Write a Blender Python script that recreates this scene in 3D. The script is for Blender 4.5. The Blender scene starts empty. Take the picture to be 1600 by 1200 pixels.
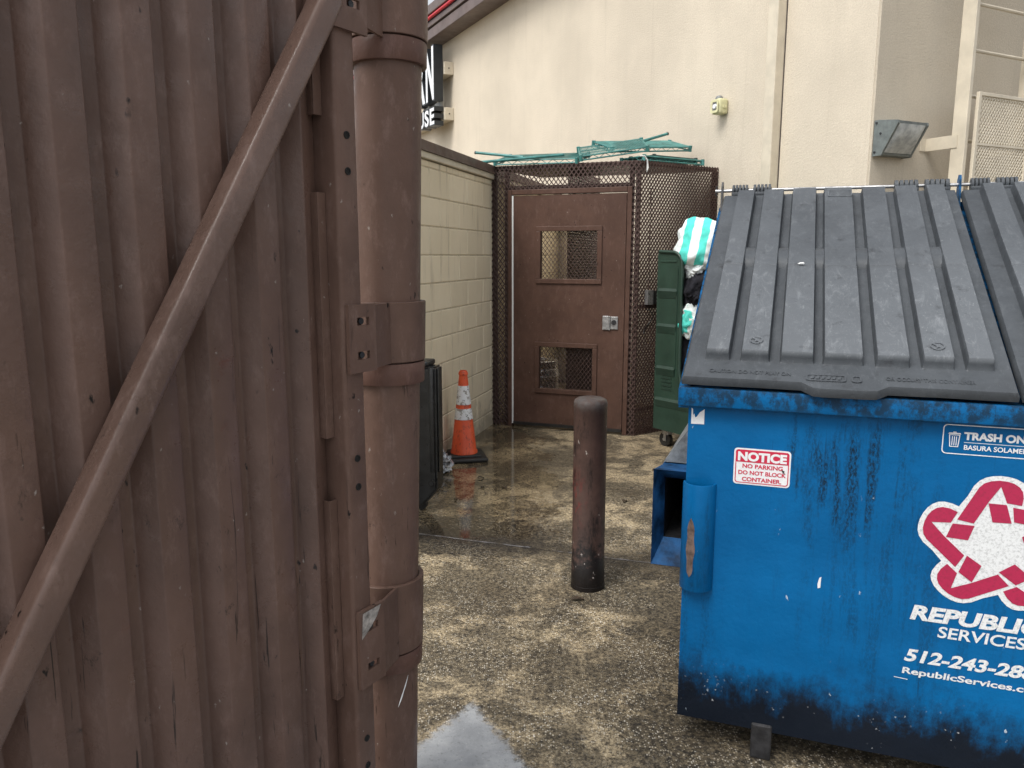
import bpy, bmesh, math, random
from mathutils import Vector, Matrix, noise
from mathutils.geometry import tessellate_polygon
R = math.radians
random.seed(7)
SC = bpy.context.scene
COL = SC.collection

# ------------------------------------------------------------------ camera, sky, sun, exposure
cam_d = bpy.data.cameras.new("camera")
cam_d.sensor_width = 36.0
cam_d.lens = 27.05
cam_d.clip_start = 0.02
cam_d.clip_end = 2000
cam = bpy.data.objects.new("camera", cam_d)
COL.objects.link(cam)
cam.location = (0, 0, 1.55)
cam.rotation_euler = (R(90 - 9.45), 0, 0)
SC.camera = cam

LIGHT_DIR = Vector((0.42, 0.38, -0.82)).normalized()
W = bpy.data.worlds.new("World")
SC.world = W
W.use_nodes = True
wn = W.node_tree
wn.nodes.clear()
sky = wn.nodes.new("ShaderNodeTexSky")
sky.sky_type = 'NISHITA'
sky.sun_disc = False
sky.sun_elevation = math.asin(-LIGHT_DIR.z)
sky.sun_rotation = math.atan2(-LIGHT_DIR.x, -LIGHT_DIR.y)
sky.dust_density = 3.0
hs = wn.nodes.new("ShaderNodeHueSaturation")
hs.inputs["Saturation"].default_value = 0.22
bgn = wn.nodes.new("ShaderNodeBackground")
bgn.inputs["Strength"].default_value = 0.12
wo = wn.nodes.new("ShaderNodeOutputWorld")
wn.links.new(sky.outputs[0], hs.inputs["Color"])
wn.links.new(hs.outputs[0], bgn.inputs["Color"])
wn.links.new(bgn.outputs[0], wo.inputs["Surface"])

sun_d = bpy.data.lights.new("sun", 'SUN')
sun_d.energy = 1.25
sun_d.angle = R(30)
sun_d.color = (1.0, 0.96, 0.9)
sun = bpy.data.objects.new("sun", sun_d)
COL.objects.link(sun)
sun.rotation_euler = LIGHT_DIR.to_track_quat('-Z', 'Y').to_euler()
sun.location = (0, 0, 20)
SC.view_settings.view_transform = 'Standard'
SC.view_settings.look = 'None'
SC.view_settings.gamma = 1
SC.view_settings.exposure = 0.90

# ------------------------------------------------------------------ helpers: materials
class NT:
    def __init__(self, name):
        self.m = bpy.data.materials.new(name)
        self.m.use_nodes = True
        self.t = self.m.node_tree
        self.t.nodes.clear()
        self.out = self.n("ShaderNodeOutputMaterial")
        self.b = self.n("ShaderNodeBsdfPrincipled")
        self.t.links.new(self.b.outputs[0], self.out.inputs[0])
        self.co = self.n("ShaderNodeTexCoord").outputs["Object"]
    def n(self, k):
        return self.t.nodes.new(k)
    def put(self, v, sock):
        if isinstance(v, bpy.types.NodeSocket):
            self.t.links.new(v, sock)
        elif isinstance(v, (tuple, list)) and len(v) == 3 and sock.type == 'RGBA':
            sock.default_value = (*v, 1)
        else:
            sock.default_value = v
    def map(self, scale, loc=(0, 0, 0)):
        m = self.n("ShaderNodeMapping")
        self.t.links.new(self.co, m.inputs[0])
        m.inputs["Scale"].default_value = scale if isinstance(scale, (tuple, list)) else (scale,) * 3
        m.inputs["Location"].default_value = loc
        return m.outputs[0]
    def noise(self, scale, detail=5, rough=0.6, dist=0.0, loc=(0, 0, 0)):
        x = self.n("ShaderNodeTexNoise")
        self.t.links.new(self.map(scale, loc), x.inputs["Vector"])
        x.inputs["Scale"].default_value = 1
        x.inputs["Detail"].default_value = detail
        x.inputs["Roughness"].default_value = rough
        x.inputs["Distortion"].default_value = dist
        return x.outputs["Fac"]
    def voro(self, scale, feature='F1', loc=(0, 0, 0), wob=0.0):
        x = self.n("ShaderNodeTexVoronoi")
        x.feature = feature
        v = self.map(scale, loc)
        if wob:
            nz = self.n("ShaderNodeTexNoise")
            self.t.links.new(v, nz.inputs["Vector"])
            nz.inputs["Scale"].default_value = 4.0; nz.inputs["Detail"].default_value = 3
            ma = self.n("ShaderNodeVectorMath"); ma.operation = 'MULTIPLY_ADD'
            self.t.links.new(nz.outputs["Color"], ma.inputs[0])
            ma.inputs[1].default_value = (wob, wob, wob)
            self.t.links.new(v, ma.inputs[2])
            v = ma.outputs[0]
        self.t.links.new(v, x.inputs["Vector"])
        x.inputs["Scale"].default_value = 1
        return x
    def ramp(self, v, a, b, lo=0.0, hi=1.0):
        x = self.n("ShaderNodeMapRange")
        x.interpolation_type = 'SMOOTHSTEP'
        self.put(v, x.inputs[0])
        x.inputs[1].default_value = a
        x.inputs[2].default_value = b
        x.inputs[3].default_value = lo
        x.inputs[4].default_value = hi
        return x.outputs[0]
    def math(self, op, a, b=0.0, c=0.0):
        x = self.n("ShaderNodeMath")
        x.operation = op
        self.put(a, x.inputs[0]); self.put(b, x.inputs[1]); self.put(c, x.inputs[2])
        return x.outputs[0]
    def mix(self, f, a, b):
        x = self.n("ShaderNodeMix")
        x.data_type = 'RGBA'
        self.put(f, x.inputs[0]); self.put(a, x.inputs[6]); self.put(b, x.inputs[7])
        return x.outputs[2]
    def xyz(self):
        x = self.n("ShaderNodeSeparateXYZ")
        self.t.links.new(self.co, x.inputs[0])
        return x.outputs
    def bump(self, h, strength=0.3, dist=0.01):
        x = self.n("ShaderNodeBump")
        x.inputs["Strength"].default_value = strength
        x.inputs["Distance"].default_value = dist
        self.put(h, x.inputs["Height"])
        self.t.links.new(x.outputs[0], self.b.inputs["Normal"])
    def fin(self, col, rough=0.5, metal=0.0, spec=None):
        self.put(col, self.b.inputs["Base Color"])
        self.put(rough, self.b.inputs["Roughness"])
        self.put(metal, self.b.inputs["Metallic"])
        if spec is not None:
            self.put(spec, self.b.inputs["Specular IOR Level"])
        return self.m

def simple(name, col, rough=0.5, metal=0.0, var=0.25, scale=9.0, bump=0.15, bscale=60, spec=None):
    t = NT(name)
    n = t.noise(scale, 6, 0.65)
    d = tuple(c * (1 - var) for c in col)
    l = tuple(min(1, c * (1 + var)) for c in col)
    c = t.mix(t.ramp(n, 0.3, 0.7), d, l)
    r = t.ramp(t.noise(scale * 2.1, 4, 0.6, loc=(3, 1, 2)), 0.25, 0.75, max(0.05, rough - 0.1), min(1, rough + 0.1))
    if bump:
        t.bump(t.noise(bscale, 4, 0.6), bump, 0.004)
    return t.fin(c, r, metal, spec)

def brown_paint(name, base, streaks=True, rust=True, rough=0.42, spec=0.16):
    """chipped and smudged brown enamel on steel"""
    t = NT(name)
    n = t.noise(3.2, 6, 0.65)
    c = t.mix(t.ramp(n, 0.3, 0.7), tuple(v * 0.82 for v in base), tuple(v * 1.16 for v in base))
    # cloudy smudges
    s = t.ramp(t.noise((10, 10, 6), 6, 0.75, loc=(5, 3, 1)), 0.52, 0.75, 0, 0.42)
    c = t.mix(s, c, tuple(v * 0.6 for v in base))
    dust = t.ramp(t.noise((22, 22, 9), 6, 0.78, loc=(1, 7, 4)), 0.50, 0.72, 0, 0.4)
    c = t.mix(dust, c, (base[0] * 1.7 + .02, base[1] * 1.8 + .02, base[2] * 1.9 + .02))
    if streaks:
        z = t.xyz()[2]
        low = t.ramp(z, 0.9, 1.6, 1.0, 0.10)
        st = t.ramp(t.noise((60, 60, 3.2), 5, 0.65, 1.0, loc=(2, 9, 0)), 0.635, 0.69, 0, 0.85)
        c = t.mix(t.math('MULTIPLY', st, low), c, (0.008, 0.006, 0.005))
        blot = t.ramp(t.noise((16, 16, 9), 7, 0.8, 0.4, loc=(8, 2, 5)), 0.60, 0.70, 0, 0.8)
        c = t.mix(t.math('MULTIPLY', blot, low), c, (0.014, 0.011, 0.009))
    # small chips, light and dark
    ch = t.voro((46, 46, 30), loc=(3, 3, 3), wob=0.55)
    chm = t.math('MULTIPLY', t.ramp(ch.outputs["Distance"], 0.04, 0.15, 1, 0), t.ramp(t.noise(10, 4, 0.7, loc=(4, 4, 9)), 0.55, 0.6))
    c = t.mix(chm, c, (0.32, 0.28, 0.25))
    dk = t.voro((36, 36, 17), loc=(9, 1, 5), wob=0.6)
    dkm = t.math('MULTIPLY', t.ramp(dk.outputs["Distance"], 0.07, 0.2, 1, 0), t.ramp(t.noise(9, 3, 0.6, loc=(7, 2, 1)), 0.57, 0.62))
    c = t.mix(dkm, c, (0.006, 0.005, 0.005))
    if rust:
        ru = t.ramp(t.noise(7, 7, 0.72, loc=(11, 2, 6)), 0.66, 0.75, 0, 0.6)
        c = t.mix(ru, c, (0.14, 0.04, 0.025))
    r = t.ramp(t.noise(11, 5, 0.7, loc=(1, 2, 3)), 0.3, 0.7, rough - 0.1, rough + 0.18)
    h = t.math('ADD', t.noise(90, 4, 0.6), t.math('MULTIPLY', t.noise(14, 4, 0.6), 1.5))
    t.bump(h, 0.22, 0.004)
    return t.fin(c, r, 0.0, spec)

def make_ground():
    t = NT("exposed_aggregate_concrete")
    x, y, z = t.xyz()
    tan = t.mix(t.ramp(t.noise(1.3, 5, 0.6), 0.3, 0.7), (0.36, 0.285, 0.180), (0.54, 0.44, 0.285))
    fine = t.noise(70, 4, 0.75)
    tan = t.mix(t.ramp(fine, 0.38, 0.58, 0.8, 0), tan, (0.06, 0.045, 0.030))
    # exposed stones, every one its own tone
    v = t.voro((130, 118, 120), wob=0.8)
    sp = t.n("ShaderNodeSeparateColor")
    t.t.links.new(v.outputs["Color"], sp.inputs[0])
    patch = t.ramp(t.noise(3.4, 5, 0.65, loc=(8, 3, 0)), 0.36, 0.60)
    body_ = t.ramp(v.outputs["Distance"], 0.30, 0.48, 1, 0)
    dkst = t.math('MULTIPLY', t.math('MULTIPLY', t.ramp(sp.outputs[0], 0.30, 0.36, 1, 0), body_), t.ramp(patch, 0, 1, 0.25, 0.7))
    c = t.mix(dkst, tan, (0.035, 0.027, 0.020))
    plst = t.math('MULTIPLY', t.math('MULTIPLY', t.ramp(sp.outputs[0], 0.48, 0.74), body_), t.ramp(patch, 0, 1, 0.25, 0.85))
    stone = t.mix(sp.outputs[1], (0.66, 0.57, 0.41), (0.86, 0.82, 0.73))
    c = t.mix(t.math('MULTIPLY', plst, t.ramp(y, 3.8, 5.6, 1.0, 0.3)), c, stone)
    # black grime blotches
    g1 = t.ramp(t.noise(2.1, 7, 0.70, 0.5, loc=(2.3, 0.4, 0)), 0.44, 0.56, 0, 0.9)
    g2 = t.ramp(t.noise(5.5, 7, 0.75, 0.6, loc=(7.7, 1.4, 0)), 0.47, 0.58, 0, 0.8)
    brk = t.ramp(t.noise(40, 3, 0.7, loc=(1, 8, 0)), 0.36, 0.58, 1.0, 0.72)
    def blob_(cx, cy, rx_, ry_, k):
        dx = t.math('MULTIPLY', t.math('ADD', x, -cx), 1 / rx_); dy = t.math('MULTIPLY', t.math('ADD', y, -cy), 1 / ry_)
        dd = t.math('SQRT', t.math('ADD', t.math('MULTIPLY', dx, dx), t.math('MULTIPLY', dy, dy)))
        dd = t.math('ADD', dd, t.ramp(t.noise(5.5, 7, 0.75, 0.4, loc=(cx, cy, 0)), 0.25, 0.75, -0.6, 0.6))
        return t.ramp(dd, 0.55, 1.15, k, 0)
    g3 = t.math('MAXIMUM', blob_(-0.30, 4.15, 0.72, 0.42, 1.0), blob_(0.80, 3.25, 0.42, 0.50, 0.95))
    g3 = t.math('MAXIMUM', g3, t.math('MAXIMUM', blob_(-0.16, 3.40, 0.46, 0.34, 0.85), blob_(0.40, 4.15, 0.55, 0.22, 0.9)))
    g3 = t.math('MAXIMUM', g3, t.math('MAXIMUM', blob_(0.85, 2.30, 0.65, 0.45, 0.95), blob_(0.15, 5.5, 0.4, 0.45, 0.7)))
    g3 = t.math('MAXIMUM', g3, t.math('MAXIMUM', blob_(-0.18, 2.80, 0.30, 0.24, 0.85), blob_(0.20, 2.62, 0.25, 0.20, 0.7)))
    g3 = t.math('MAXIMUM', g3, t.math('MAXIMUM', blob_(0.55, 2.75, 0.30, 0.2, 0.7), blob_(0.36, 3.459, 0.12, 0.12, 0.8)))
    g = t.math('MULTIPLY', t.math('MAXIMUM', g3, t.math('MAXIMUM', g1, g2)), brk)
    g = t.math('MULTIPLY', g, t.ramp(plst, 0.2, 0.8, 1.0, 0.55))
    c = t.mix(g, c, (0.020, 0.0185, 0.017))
    # pour joint : y = 4.0 - 0.34*x
    ln = t.math('ADD', t.math('MULTIPLY_ADD', x, 0.341, y), -3.977)
    ln = t.math('ADD', ln, t.ramp(t.noise(9, 3), 0, 1, -0.012, 0.012))
    al = t.math('ABSOLUTE', ln)
    c = t.mix(t.ramp(al, 0.0, 0.28, 0.75, 0), c, (0.022, 0.019, 0.017))
    c = t.mix(t.math('MULTIPLY', t.ramp(al, 0.003, 0.010, 0.8, 0), t.ramp(t.noise(5, 4, 0.7, loc=(2, 2, 0)), 0.40, 0.60)), c, (0.20, 0.20, 0.215))
    c = t.mix(t.math('MULTIPLY', t.ramp(t.math('ABSOLUTE', t.math('ADD', ln, 0.012)), 0.002, 0.007, 0.8, 0), 0.8), c, (0.012, 0.011, 0.010))
    # smooth grey pad, corner at the left foreground
    e1 = t.math('ADD', t.math('MULTIPLY_ADD', x, -1.448, y), -2.702)
    e2 = t.math('ADD', t.math('MULTIPLY_ADD', x, 1.897, y), -2.247)
    e = t.math('MAXIMUM', t.math('MULTIPLY', e1, 0.568), t.math('MULTIPLY', e2, 0.466))
    e = t.math('ADD', e, t.ramp(t.noise(30, 5, 0.7), 0.2, 0.8, -0.022, 0.022))
    pad = t.math('MULTIPLY', t.ramp(e, -0.035, 0.010, 1, 0), t.ramp(t.math('ADD', t.noise(70, 4, 0.75), t.math('MULTIPLY', e, -2.2)), 0.30, 0.52))
    padc = t.mix(t.ramp(t.noise(5, 6, 0.7), 0.3, 0.7), (0.24, 0.25, 0.26), (0.38, 0.39, 0.395))
    padc = t.mix(t.ramp(t.noise(60, 3, 0.7), 0.55, 0.75, 0, 0.5), padc, (0.10, 0.10, 0.10))
    padc = t.mix(t.ramp(t.noise(85, 2, 0.7, loc=(3, 3, 3)), 0.62, 0.75, 0, 0.5), padc, (0.48, 0.48, 0.46))
    c = t.mix(pad, c, padc)
    # standing water film along the block wall
    wx = t.ramp(x, 0.0, 0.50, 1, 0)
    wy = t.math('MULTIPLY', t.ramp(y, 3.9, 4.3), t.ramp(y, 6.7, 7.3, 1, 0))
    wet = t.math('ADD', t.math('MULTIPLY', wx, wy), t.ramp(t.noise(2.6, 4, 0.6, loc=(5, 5, 0)), 0.3, 0.7, -0.35, 0.35))
    wet = t.ramp(t.math('ADD', wet, t.ramp(t.noise(24, 5, 0.7), 0.2, 0.8, -0.16, 0.16)), 0.22, 0.80)
    dk_ = t.n("ShaderNodeMix"); dk_.data_type = 'RGBA'; dk_.blend_type = 'MULTIPLY'
    t.put(t.math('MULTIPLY', wet, 0.9), dk_.inputs[0]); t.put(c, dk_.inputs[6]); t.put((0.76, 0.73, 0.67), dk_.inputs[7])
    c = dk_.outputs[2]
    damp = t.ramp(t.noise(3.1, 6, 0.7, loc=(3, 6, 0)), 0.35, 0.65, 0.34, 0.62)
    r = t.n("ShaderNodeMix"); r.data_type = 'FLOAT'
    t.put(wet, r.inputs[0]); t.put(damp, r.inputs[2]); r.inputs[3].default_value = 0.055
    h = t.math('ADD', t.math('MULTIPLY', v.outputs["Distance"], -0.7), fine)
    h = t.math('MULTIPLY', h, t.math('MULTIPLY', t.ramp(wet, 0, 1, 1, 0.02), t.ramp(pad, 0, 1, 1, 0.15)))
    t.bump(h, 0.55, 0.006)
    return t.fin(c, r.outputs[0], 0, t.ramp(wet, 0, 1, 0.22, 0.5))

def make_blue():
    t = NT("weathered_blue_paint")
    x, y, z = t.xyz()
    c = t.mix(t.ramp(t.noise(2.2, 5, 0.6), 0.3, 0.7), (0.001, 0.094, 0.262), (0.001, 0.119, 0.325))
    # vertical grime runs, heaviest in the middle of the panel
    def area(cx, cz, rx_, rz_):
        dx = t.math('MULTIPLY', t.math('ADD', x, -cx), 1 / rx_); dz = t.math('MULTIPLY', t.math('ADD', z, -cz), 1 / rz_)
        dd = t.math('SQRT', t.math('ADD', t.math('MULTIPLY', dx, dx), t.math('MULTIPLY', dz, dz)))
        return t.ramp(t.math('ADD', dd, t.ramp(t.noise((11, 11, 3), 5, 0.7, loc=(cx * 9, 0, cz)), 0.2, 0.8, -0.7, 0.7)), 0.3, 1.2, 1, 0)
    reg = t.math('MAXIMUM', area(0.47, 0.92, 0.20, 0.22), t.math('MULTIPLY', area(0.62, 0.60, 0.30, 0.35), 0.45))
    reg = t.math('MAXIMUM', reg, t.math('MULTIPLY', area(0.02, 0.60, 0.10, 0.30), 0.5))
    reg = t.math('MAXIMUM', reg, area(1.25, 0.85, 0.25, 0.25))
    gr = t.math('MULTIPLY', t.ramp(t.noise((24, 24, 1.8), 4, 0.65, 0.2), 0.42, 0.60, 0.1, 1.0), t.ramp(t.noise((150, 150, 60), 4, 0.75), 0.40, 0.58, 0.15, 0.95))
    c = t.mix(t.math('MULTIPLY', reg, gr), c, (0.006, 0.014, 0.022))
    st = t.ramp(t.noise((55, 55, 1.3), 3, 0.6, 0.4, loc=(6, 0, 1)), 0.66, 0.72, 0, 0.55)
    c = t.mix(st, c, (0.006, 0.02, 0.045))
    # scorched, dirty bottom edge
    zz = t.math('ADD', z, t.ramp(t.noise((11, 11, 7), 7, 0.75, loc=(1, 1, 1)), 0.25, 0.75, -0.07, 0.07))
    c = t.mix(t.ramp(zz, 0.165, 0.34, 0.97, 0), c, (0.0065, 0.007, 0.009))
    # top lip grime
    c = t.mix(t.math('MULTIPLY', t.ramp(z, 1.08, 1.13), t.ramp(t.noise((30, 30, 22), 6, 0.75, loc=(4, 0, 4)), 0.38, 0.58, 0.1, 0.85)), c, (0.010, 0.022, 0.035))
    # scratches and chips
    ch = t.voro((34, 34, 17), loc=(2, 2, 2), wob=0.6)
    m = t.math('MULTIPLY', t.ramp(ch.outputs["Distance"], 0.05, 0.13, 1, 0), t.ramp(t.noise(7, 3, 0.6, loc=(3, 5, 2)), 0.57, 0.63))
    c = t.mix(m, c, (0.42, 0.5, 0.58))
    low = t.ramp(z, 0.15, 0.32, 1, 0)
    ch2 = t.voro((60, 60, 55), loc=(6, 2, 2), wob=0.6)
    m2 = t.math('MULTIPLY', t.math('MULTIPLY', t.ramp(ch2.outputs["Distance"], 0.08, 0.2, 1, 0), t.ramp(t.noise(6, 3, 0.7, loc=(9, 5, 2)), 0.54, 0.6)), low)
    c = t.mix(m2, c, (0.4, 0.42, 0.44))
    r = t.ramp(t.noise(8, 5, 0.7), 0.3, 0.7, 0.34, 0.6)
    t.bump(t.math('ADD', t.noise(60, 4, 0.6), t.math('MULTIPLY', t.noise(2.4, 3, 0.5), 22)), 0.25, 0.005)
    return t.fin(c, r, 0, 0.14)

def make_lid():
    t = NT("scuffed_black_polyethylene")
    c = t.mix(t.ramp(t.noise(4, 6, 0.7), 0.3, 0.7), (0.034, 0.039, 0.045), (0.062, 0.070, 0.079))
    sc = t.ramp(t.noise((26, 9, 14), 7, 0.8, 1.2), 0.50, 0.72, 0, 0.75)
    lx, ly, lz = t.xyz()
    # height of the surface above the lid plane: the raised pads take the wear
    hh = t.math('ADD', t.math('MULTIPLY', t.math('ADD', ly, 0.045), -0.4851), t.math('MULTIPLY', t.math('ADD', lz, -1.19), 0.8745))
    wear = t.ramp(hh, 0.026, 0.042, 0.25, 1.0)
    sc = t.math('MULTIPLY', sc, wear)
    c = t.mix(t.math('MULTIPLY', wear, 0.65), c, (0.145, 0.158, 0.172))
    c = t.mix(sc, c, (0.21, 0.225, 0.24))
    sw = t.ramp(t.noise((60, 18, 30), 5, 0.8, 3.0, loc=(4, 1, 2)), 0.58, 0.68, 0, 0.6)
    sw = t.math('MULTIPLY', sw, wear)
    c = t.mix(sw, c, (0.28, 0.30, 0.31))
    dk = t.ramp(t.noise(13, 6, 0.75, loc=(9, 5, 1)), 0.56, 0.72, 0, 0.55)
    c = t.mix(dk, c, (0.022, 0.022, 0.024))
    r = t.ramp(t.noise(15, 5, 0.7), 0.3, 0.7, 0.36, 0.62)
    t.bump(t.noise(120, 4, 0.7), 0.18, 0.003)
    return t.fin(c, r, 0, 0.3)

def make_stucco(name, base, grime_dir=None):
    t = NT(name)
    n = t.noise(0.9, 6, 0.6)
    c = t.mix(t.ramp(n, 0.3, 0.7), tuple(v * 0.90 for v in base), tuple(min(1, v * 1.06) for v in base))
    st = t.ramp(t.noise((5, 5, 0.5), 4, 0.6, loc=(4, 2, 0)), 0.5, 0.75, 0, 0.18)
    c = t.mix(st, c, tuple(v * 0.72 for v in base))
    fl = t.ramp(t.noise(95, 3, 0.7), 0.42, 0.62, 0, 0.30)
    c = t.mix(fl, c, tuple(v * 0.66 for v in base))
    run = t.ramp(t.noise((9, 9, 0.35), 5, 0.7, 0.3, loc=(1, 5, 0)), 0.56, 0.70, 0, 0.22)
    c = t.mix(run, c, (base[0] * 0.62, base[1] * 0.60, base[2] * 0.58))
    t.bump(t.math('ADD', t.noise(150, 4, 0.7), t.noise(55, 3, 0.6)), 0.45, 0.007)
    return t.fin(c, 0.85, 0, 0.25)

def make_block():
    t = NT("painted_cinder_block")
    x, y, z = t.xyz()
    c = t.mix(t.ramp(t.noise(2.0, 6, 0.65), 0.3, 0.7), (0.76, 0.665, 0.49), (0.83, 0.735, 0.555))
    row = t.math('FLOOR', t.math('MULTIPLY', t.math('ADD', z, 0.069), 1 / 0.203))
    col = t.math('FLOOR', t.math('MULTIPLY', t.math('ADD', t.math('ADD', x, 3.5), t.math('MULTIPLY', t.math('MODULO', row, 2.0), 0.2)), 1 / 0.406))
    cb = t.n("ShaderNodeCombineXYZ")
    t.put(row, cb.inputs[0]); t.put(col, cb.inputs[1])
    wn_ = t.n("ShaderNodeTexWhiteNoise")
    t.t.links.new(cb.outputs[0], wn_.inputs[0])
    c = t.mix(t.ramp(wn_.outputs["Value"], 0, 1, 0, 0.35), c, (0.60, 0.52, 0.375))
    st = t.ramp(t.noise((14, 14, 1.2), 4, 0.65, loc=(4, 2, 0)), 0.54, 0.70, 0, 0.4)
    c = t.mix(st, c, (0.30, 0.25, 0.18))
    zz = t.math('ADD', z, t.ramp(t.noise(6, 5, 0.7), 0.2, 0.8, -0.2, 0.2))
    c = t.mix(t.ramp(zz, 0.0, 0.28, 0.55, 0), c, (0.17, 0.14, 0.10))
    t.bump(t.math('ADD', t.noise(95, 4, 0.75), t.math('MULTIPLY', t.noise(22, 4, 0.6), 0.6)), 0.4, 0.006)
    return t.fin(c, 0.75, 0, 0.3)

def make_cone():
    t = NT("dirty_orange_plastic")
    c = t.mix(t.ramp(t.noise(9, 5, 0.6), 0.3, 0.7), (0.62, 0.075, 0.022), (0.74, 0.11, 0.035))
    d = t.ramp(t.noise((30, 30, 16), 6, 0.78), 0.50, 0.66, 0, 0.75)
    c = t.mix(d, c, (0.16, 0.035, 0.02))
    return t.fin(c, 0.45)

def make_white_band():
    t = NT("scuffed_white_sheeting")
    c = t.mix(t.ramp(t.noise(24, 5, 0.7), 0.5, 0.6), (0.75, 0.76, 0.77), (0.30, 0.28, 0.25))
    c = t.mix(t.ramp(t.noise(40, 4, 0.7, loc=(2, 1, 5)), 0.60, 0.66), c, (0.03, 0.028, 0.025))
    return t.fin(c, 0.35)

def make_decal(name, col, wear=0.5):
    t = NT(name)
    n = t.noise(130, 6, 0.8)
    c = t.mix(t.ramp(n, 0.47, 0.62, 0, wear), col, tuple(v * 0.35 + 0.01 for v in col))
    return t.fin(c, 0.5)

def make_stripes():
    t = NT("striped_turquoise_towel")
    x, y, z = t.xyz()
    p = t.math('ADD', t.math('MULTIPLY', x, 0.8), t.math('ADD', t.math('MULTIPLY', y, -0.55), t.math('MULTIPLY', z, 0.25)))
    p = t.math('ADD', p, t.ramp(t.noise(9, 2), 0, 1, -0.012, 0.012))
    w = t.math('SINE', t.math('MULTIPLY', p, 50))
    c = t.mix(t.ramp(w, -0.12, 0.12), (0.10, 0.62, 0.53), (0.74, 0.80, 0.79))
    t.bump(t.noise(160, 3, 0.7), 0.5, 0.004)
    return t.fin(c, 0.9, 0, 0.1)

BROWN = (0.134, 0.082, 0.063)
M = {}
M['ground'] = make_ground()
M['gate'] = brown_paint("chipped_brown_enamel", BROWN)
M['gate_tube'] = brown_paint("glossy_brown_enamel", (0.140, 0.088, 0.069), rough=0.28, spec=0.35)
M['gate_panel'] = brown_paint("streaked_brown_enamel", (0.130, 0.078, 0.060), rough=0.34, spec=0.34)
M['ring'] = brown_paint("rust_tinted_brown_enamel", (0.130, 0.072, 0.056), streaks=False)
M['bare'] = simple("scraped_steel", (0.42, 0.39, 0.36), 0.4, 0.4, 0.6, 40)
M['dark'] = simple("dark_recess", (0.012, 0.011, 0.010), 0.9, bump=0)
M['cage'] = brown_paint("brown_cage_paint", (0.064, 0.040, 0.034), streaks=False, rust=False)
M['door'] = brown_paint("brown_door_paint", (0.092, 0.052, 0.039), streaks=False, rust=False, rough=0.40)
M['cream'] = make_stucco("cream_stucco", (0.655, 0.585, 0.475))
M['cream_shaded'] = make_stucco("shaded_cream_stucco", (0.55, 0.49, 0.395))  # same cream with the end wall's shade put into the colour
M['cream_metal'] = simple("cream_painted_metal", (0.60, 0.54, 0.43), 0.5, 0, 0.10, 5, 0.1)
M['fascia'] = simple("brown_fascia_metal", (0.13, 0.098, 0.09), 0.5, 0, 0.15, 3, 0.1)
M['fascia2'] = simple("dark_fascia_trim", (0.05, 0.04, 0.038), 0.5, 0, 0.15, 3, 0.1)
M['red'] = simple("red_accent_tube", (0.55, 0.02, 0.035), 0.35, 0, 0.1, 5, 0)
M['block'] = make_block()
M['mortar'] = simple("painted_mortar", (0.52, 0.45, 0.335), 0.85, 0, 0.2, 20, 0.3)
M['coping'] = brown_paint("brown_coping_paint", (0.115, 0.078, 0.065), streaks=False, rust=False)
M['black_metal'] = simple("black_sign_metal", (0.016, 0.020, 0.024), 0.4, 0, 0.2, 10, 0)
M['white_acrylic'] = simple("white_acrylic_face", (0.80, 0.83, 0.86), 0.3, 0, 0.04, 10, 0)
M['grey_panel'] = simple("grey_backing_panel", (0.20, 0.21, 0.21), 0.5, 0, 0.1, 10, 0)
M['blue'] = make_blue()
M['blue_worn'] = simple('scraped_blue_paint', (0.012, 0.062, 0.16), 0.6, 0, 0.75, 9, 0.3, 60, 0.15)
M['lid'] = make_lid()
M['steel'] = simple("galvanised_steel", (0.46, 0.46, 0.46), 0.35, 0.8, 0.3, 25, 0.1)
M['darksteel'] = simple("dirty_dark_steel", (0.045, 0.045, 0.048), 0.5, 0.5, 0.4, 25, 0.2)
M['worn'] = simple("worn_grey_steel", (0.20, 0.215, 0.225), 0.5, 0.2, 0.45, 22, 0.3)
M['rust'] = simple("rubbed_rusty_steel", (0.13, 0.09, 0.075), 0.6, 0.1, 0.5, 40, 0.3)
M['white_decal'] = make_decal("worn_white_vinyl", (0.72, 0.74, 0.75), 0.5)
M['white_sticker'] = make_decal("white_sticker_vinyl", (0.78, 0.79, 0.80), 0.15)
M['crimson'] = make_decal("crimson_vinyl", (0.40, 0.012, 0.065), 0.35)
M['red_ink'] = make_decal("red_sticker_ink", (0.56, 0.012, 0.055), 0.2)
M['cone'] = make_cone()
M['band'] = make_white_band()
M['rubber'] = simple("black_rubber", (0.018, 0.017, 0.016), 0.55, 0, 0.4, 14, 0.3)
M['black_plastic'] = simple("black_plastic", (0.014, 0.015, 0.016), 0.35, 0, 0.5, 12, 0.2)
M['green'] = simple("dark_green_polyethylene", (0.018, 0.042, 0.029), 0.45, 0, 0.18, 6, 0.15)
M['green_dk'] = simple("green_moulded_ledge", (0.015, 0.036, 0.025), 0.5, 0, 0.18, 6, 0.15)
M['teal'] = simple("teal_epoxy_wire", (0.055, 0.20, 0.185), 0.4, 0, 0.3, 12, 0)
M['teal_dk'] = simple("dark_green_epoxy_wire", (0.02, 0.05, 0.045), 0.4, 0, 0.3, 12, 0)
M['fixture'] = simple("grey_green_cast_metal", (0.15, 0.17, 0.165), 0.45, 0.2, 0.2, 20, 0.2)
M['yellowed'] = simple("yellowed_plastic", (0.62, 0.60, 0.36), 0.45, 0, 0.12, 20, 0)
M['stripes'] = make_stripes()
M['white_cloth'] = simple("white_terry_cloth", (0.70, 0.74, 0.74), 0.9, 0, 0.1, 20, 0.5, 160, 0.1)
M['black_cloth'] = simple("black_cotton_cloth", (0.018, 0.018, 0.022), 0.9, 0, 0.3, 20, 0.5, 160, 0.1)
M['keg'] = simple("brushed_keg_steel", (0.80, 0.80, 0.79), 0.22, 0.8, 0.15, 12, 0)
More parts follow.
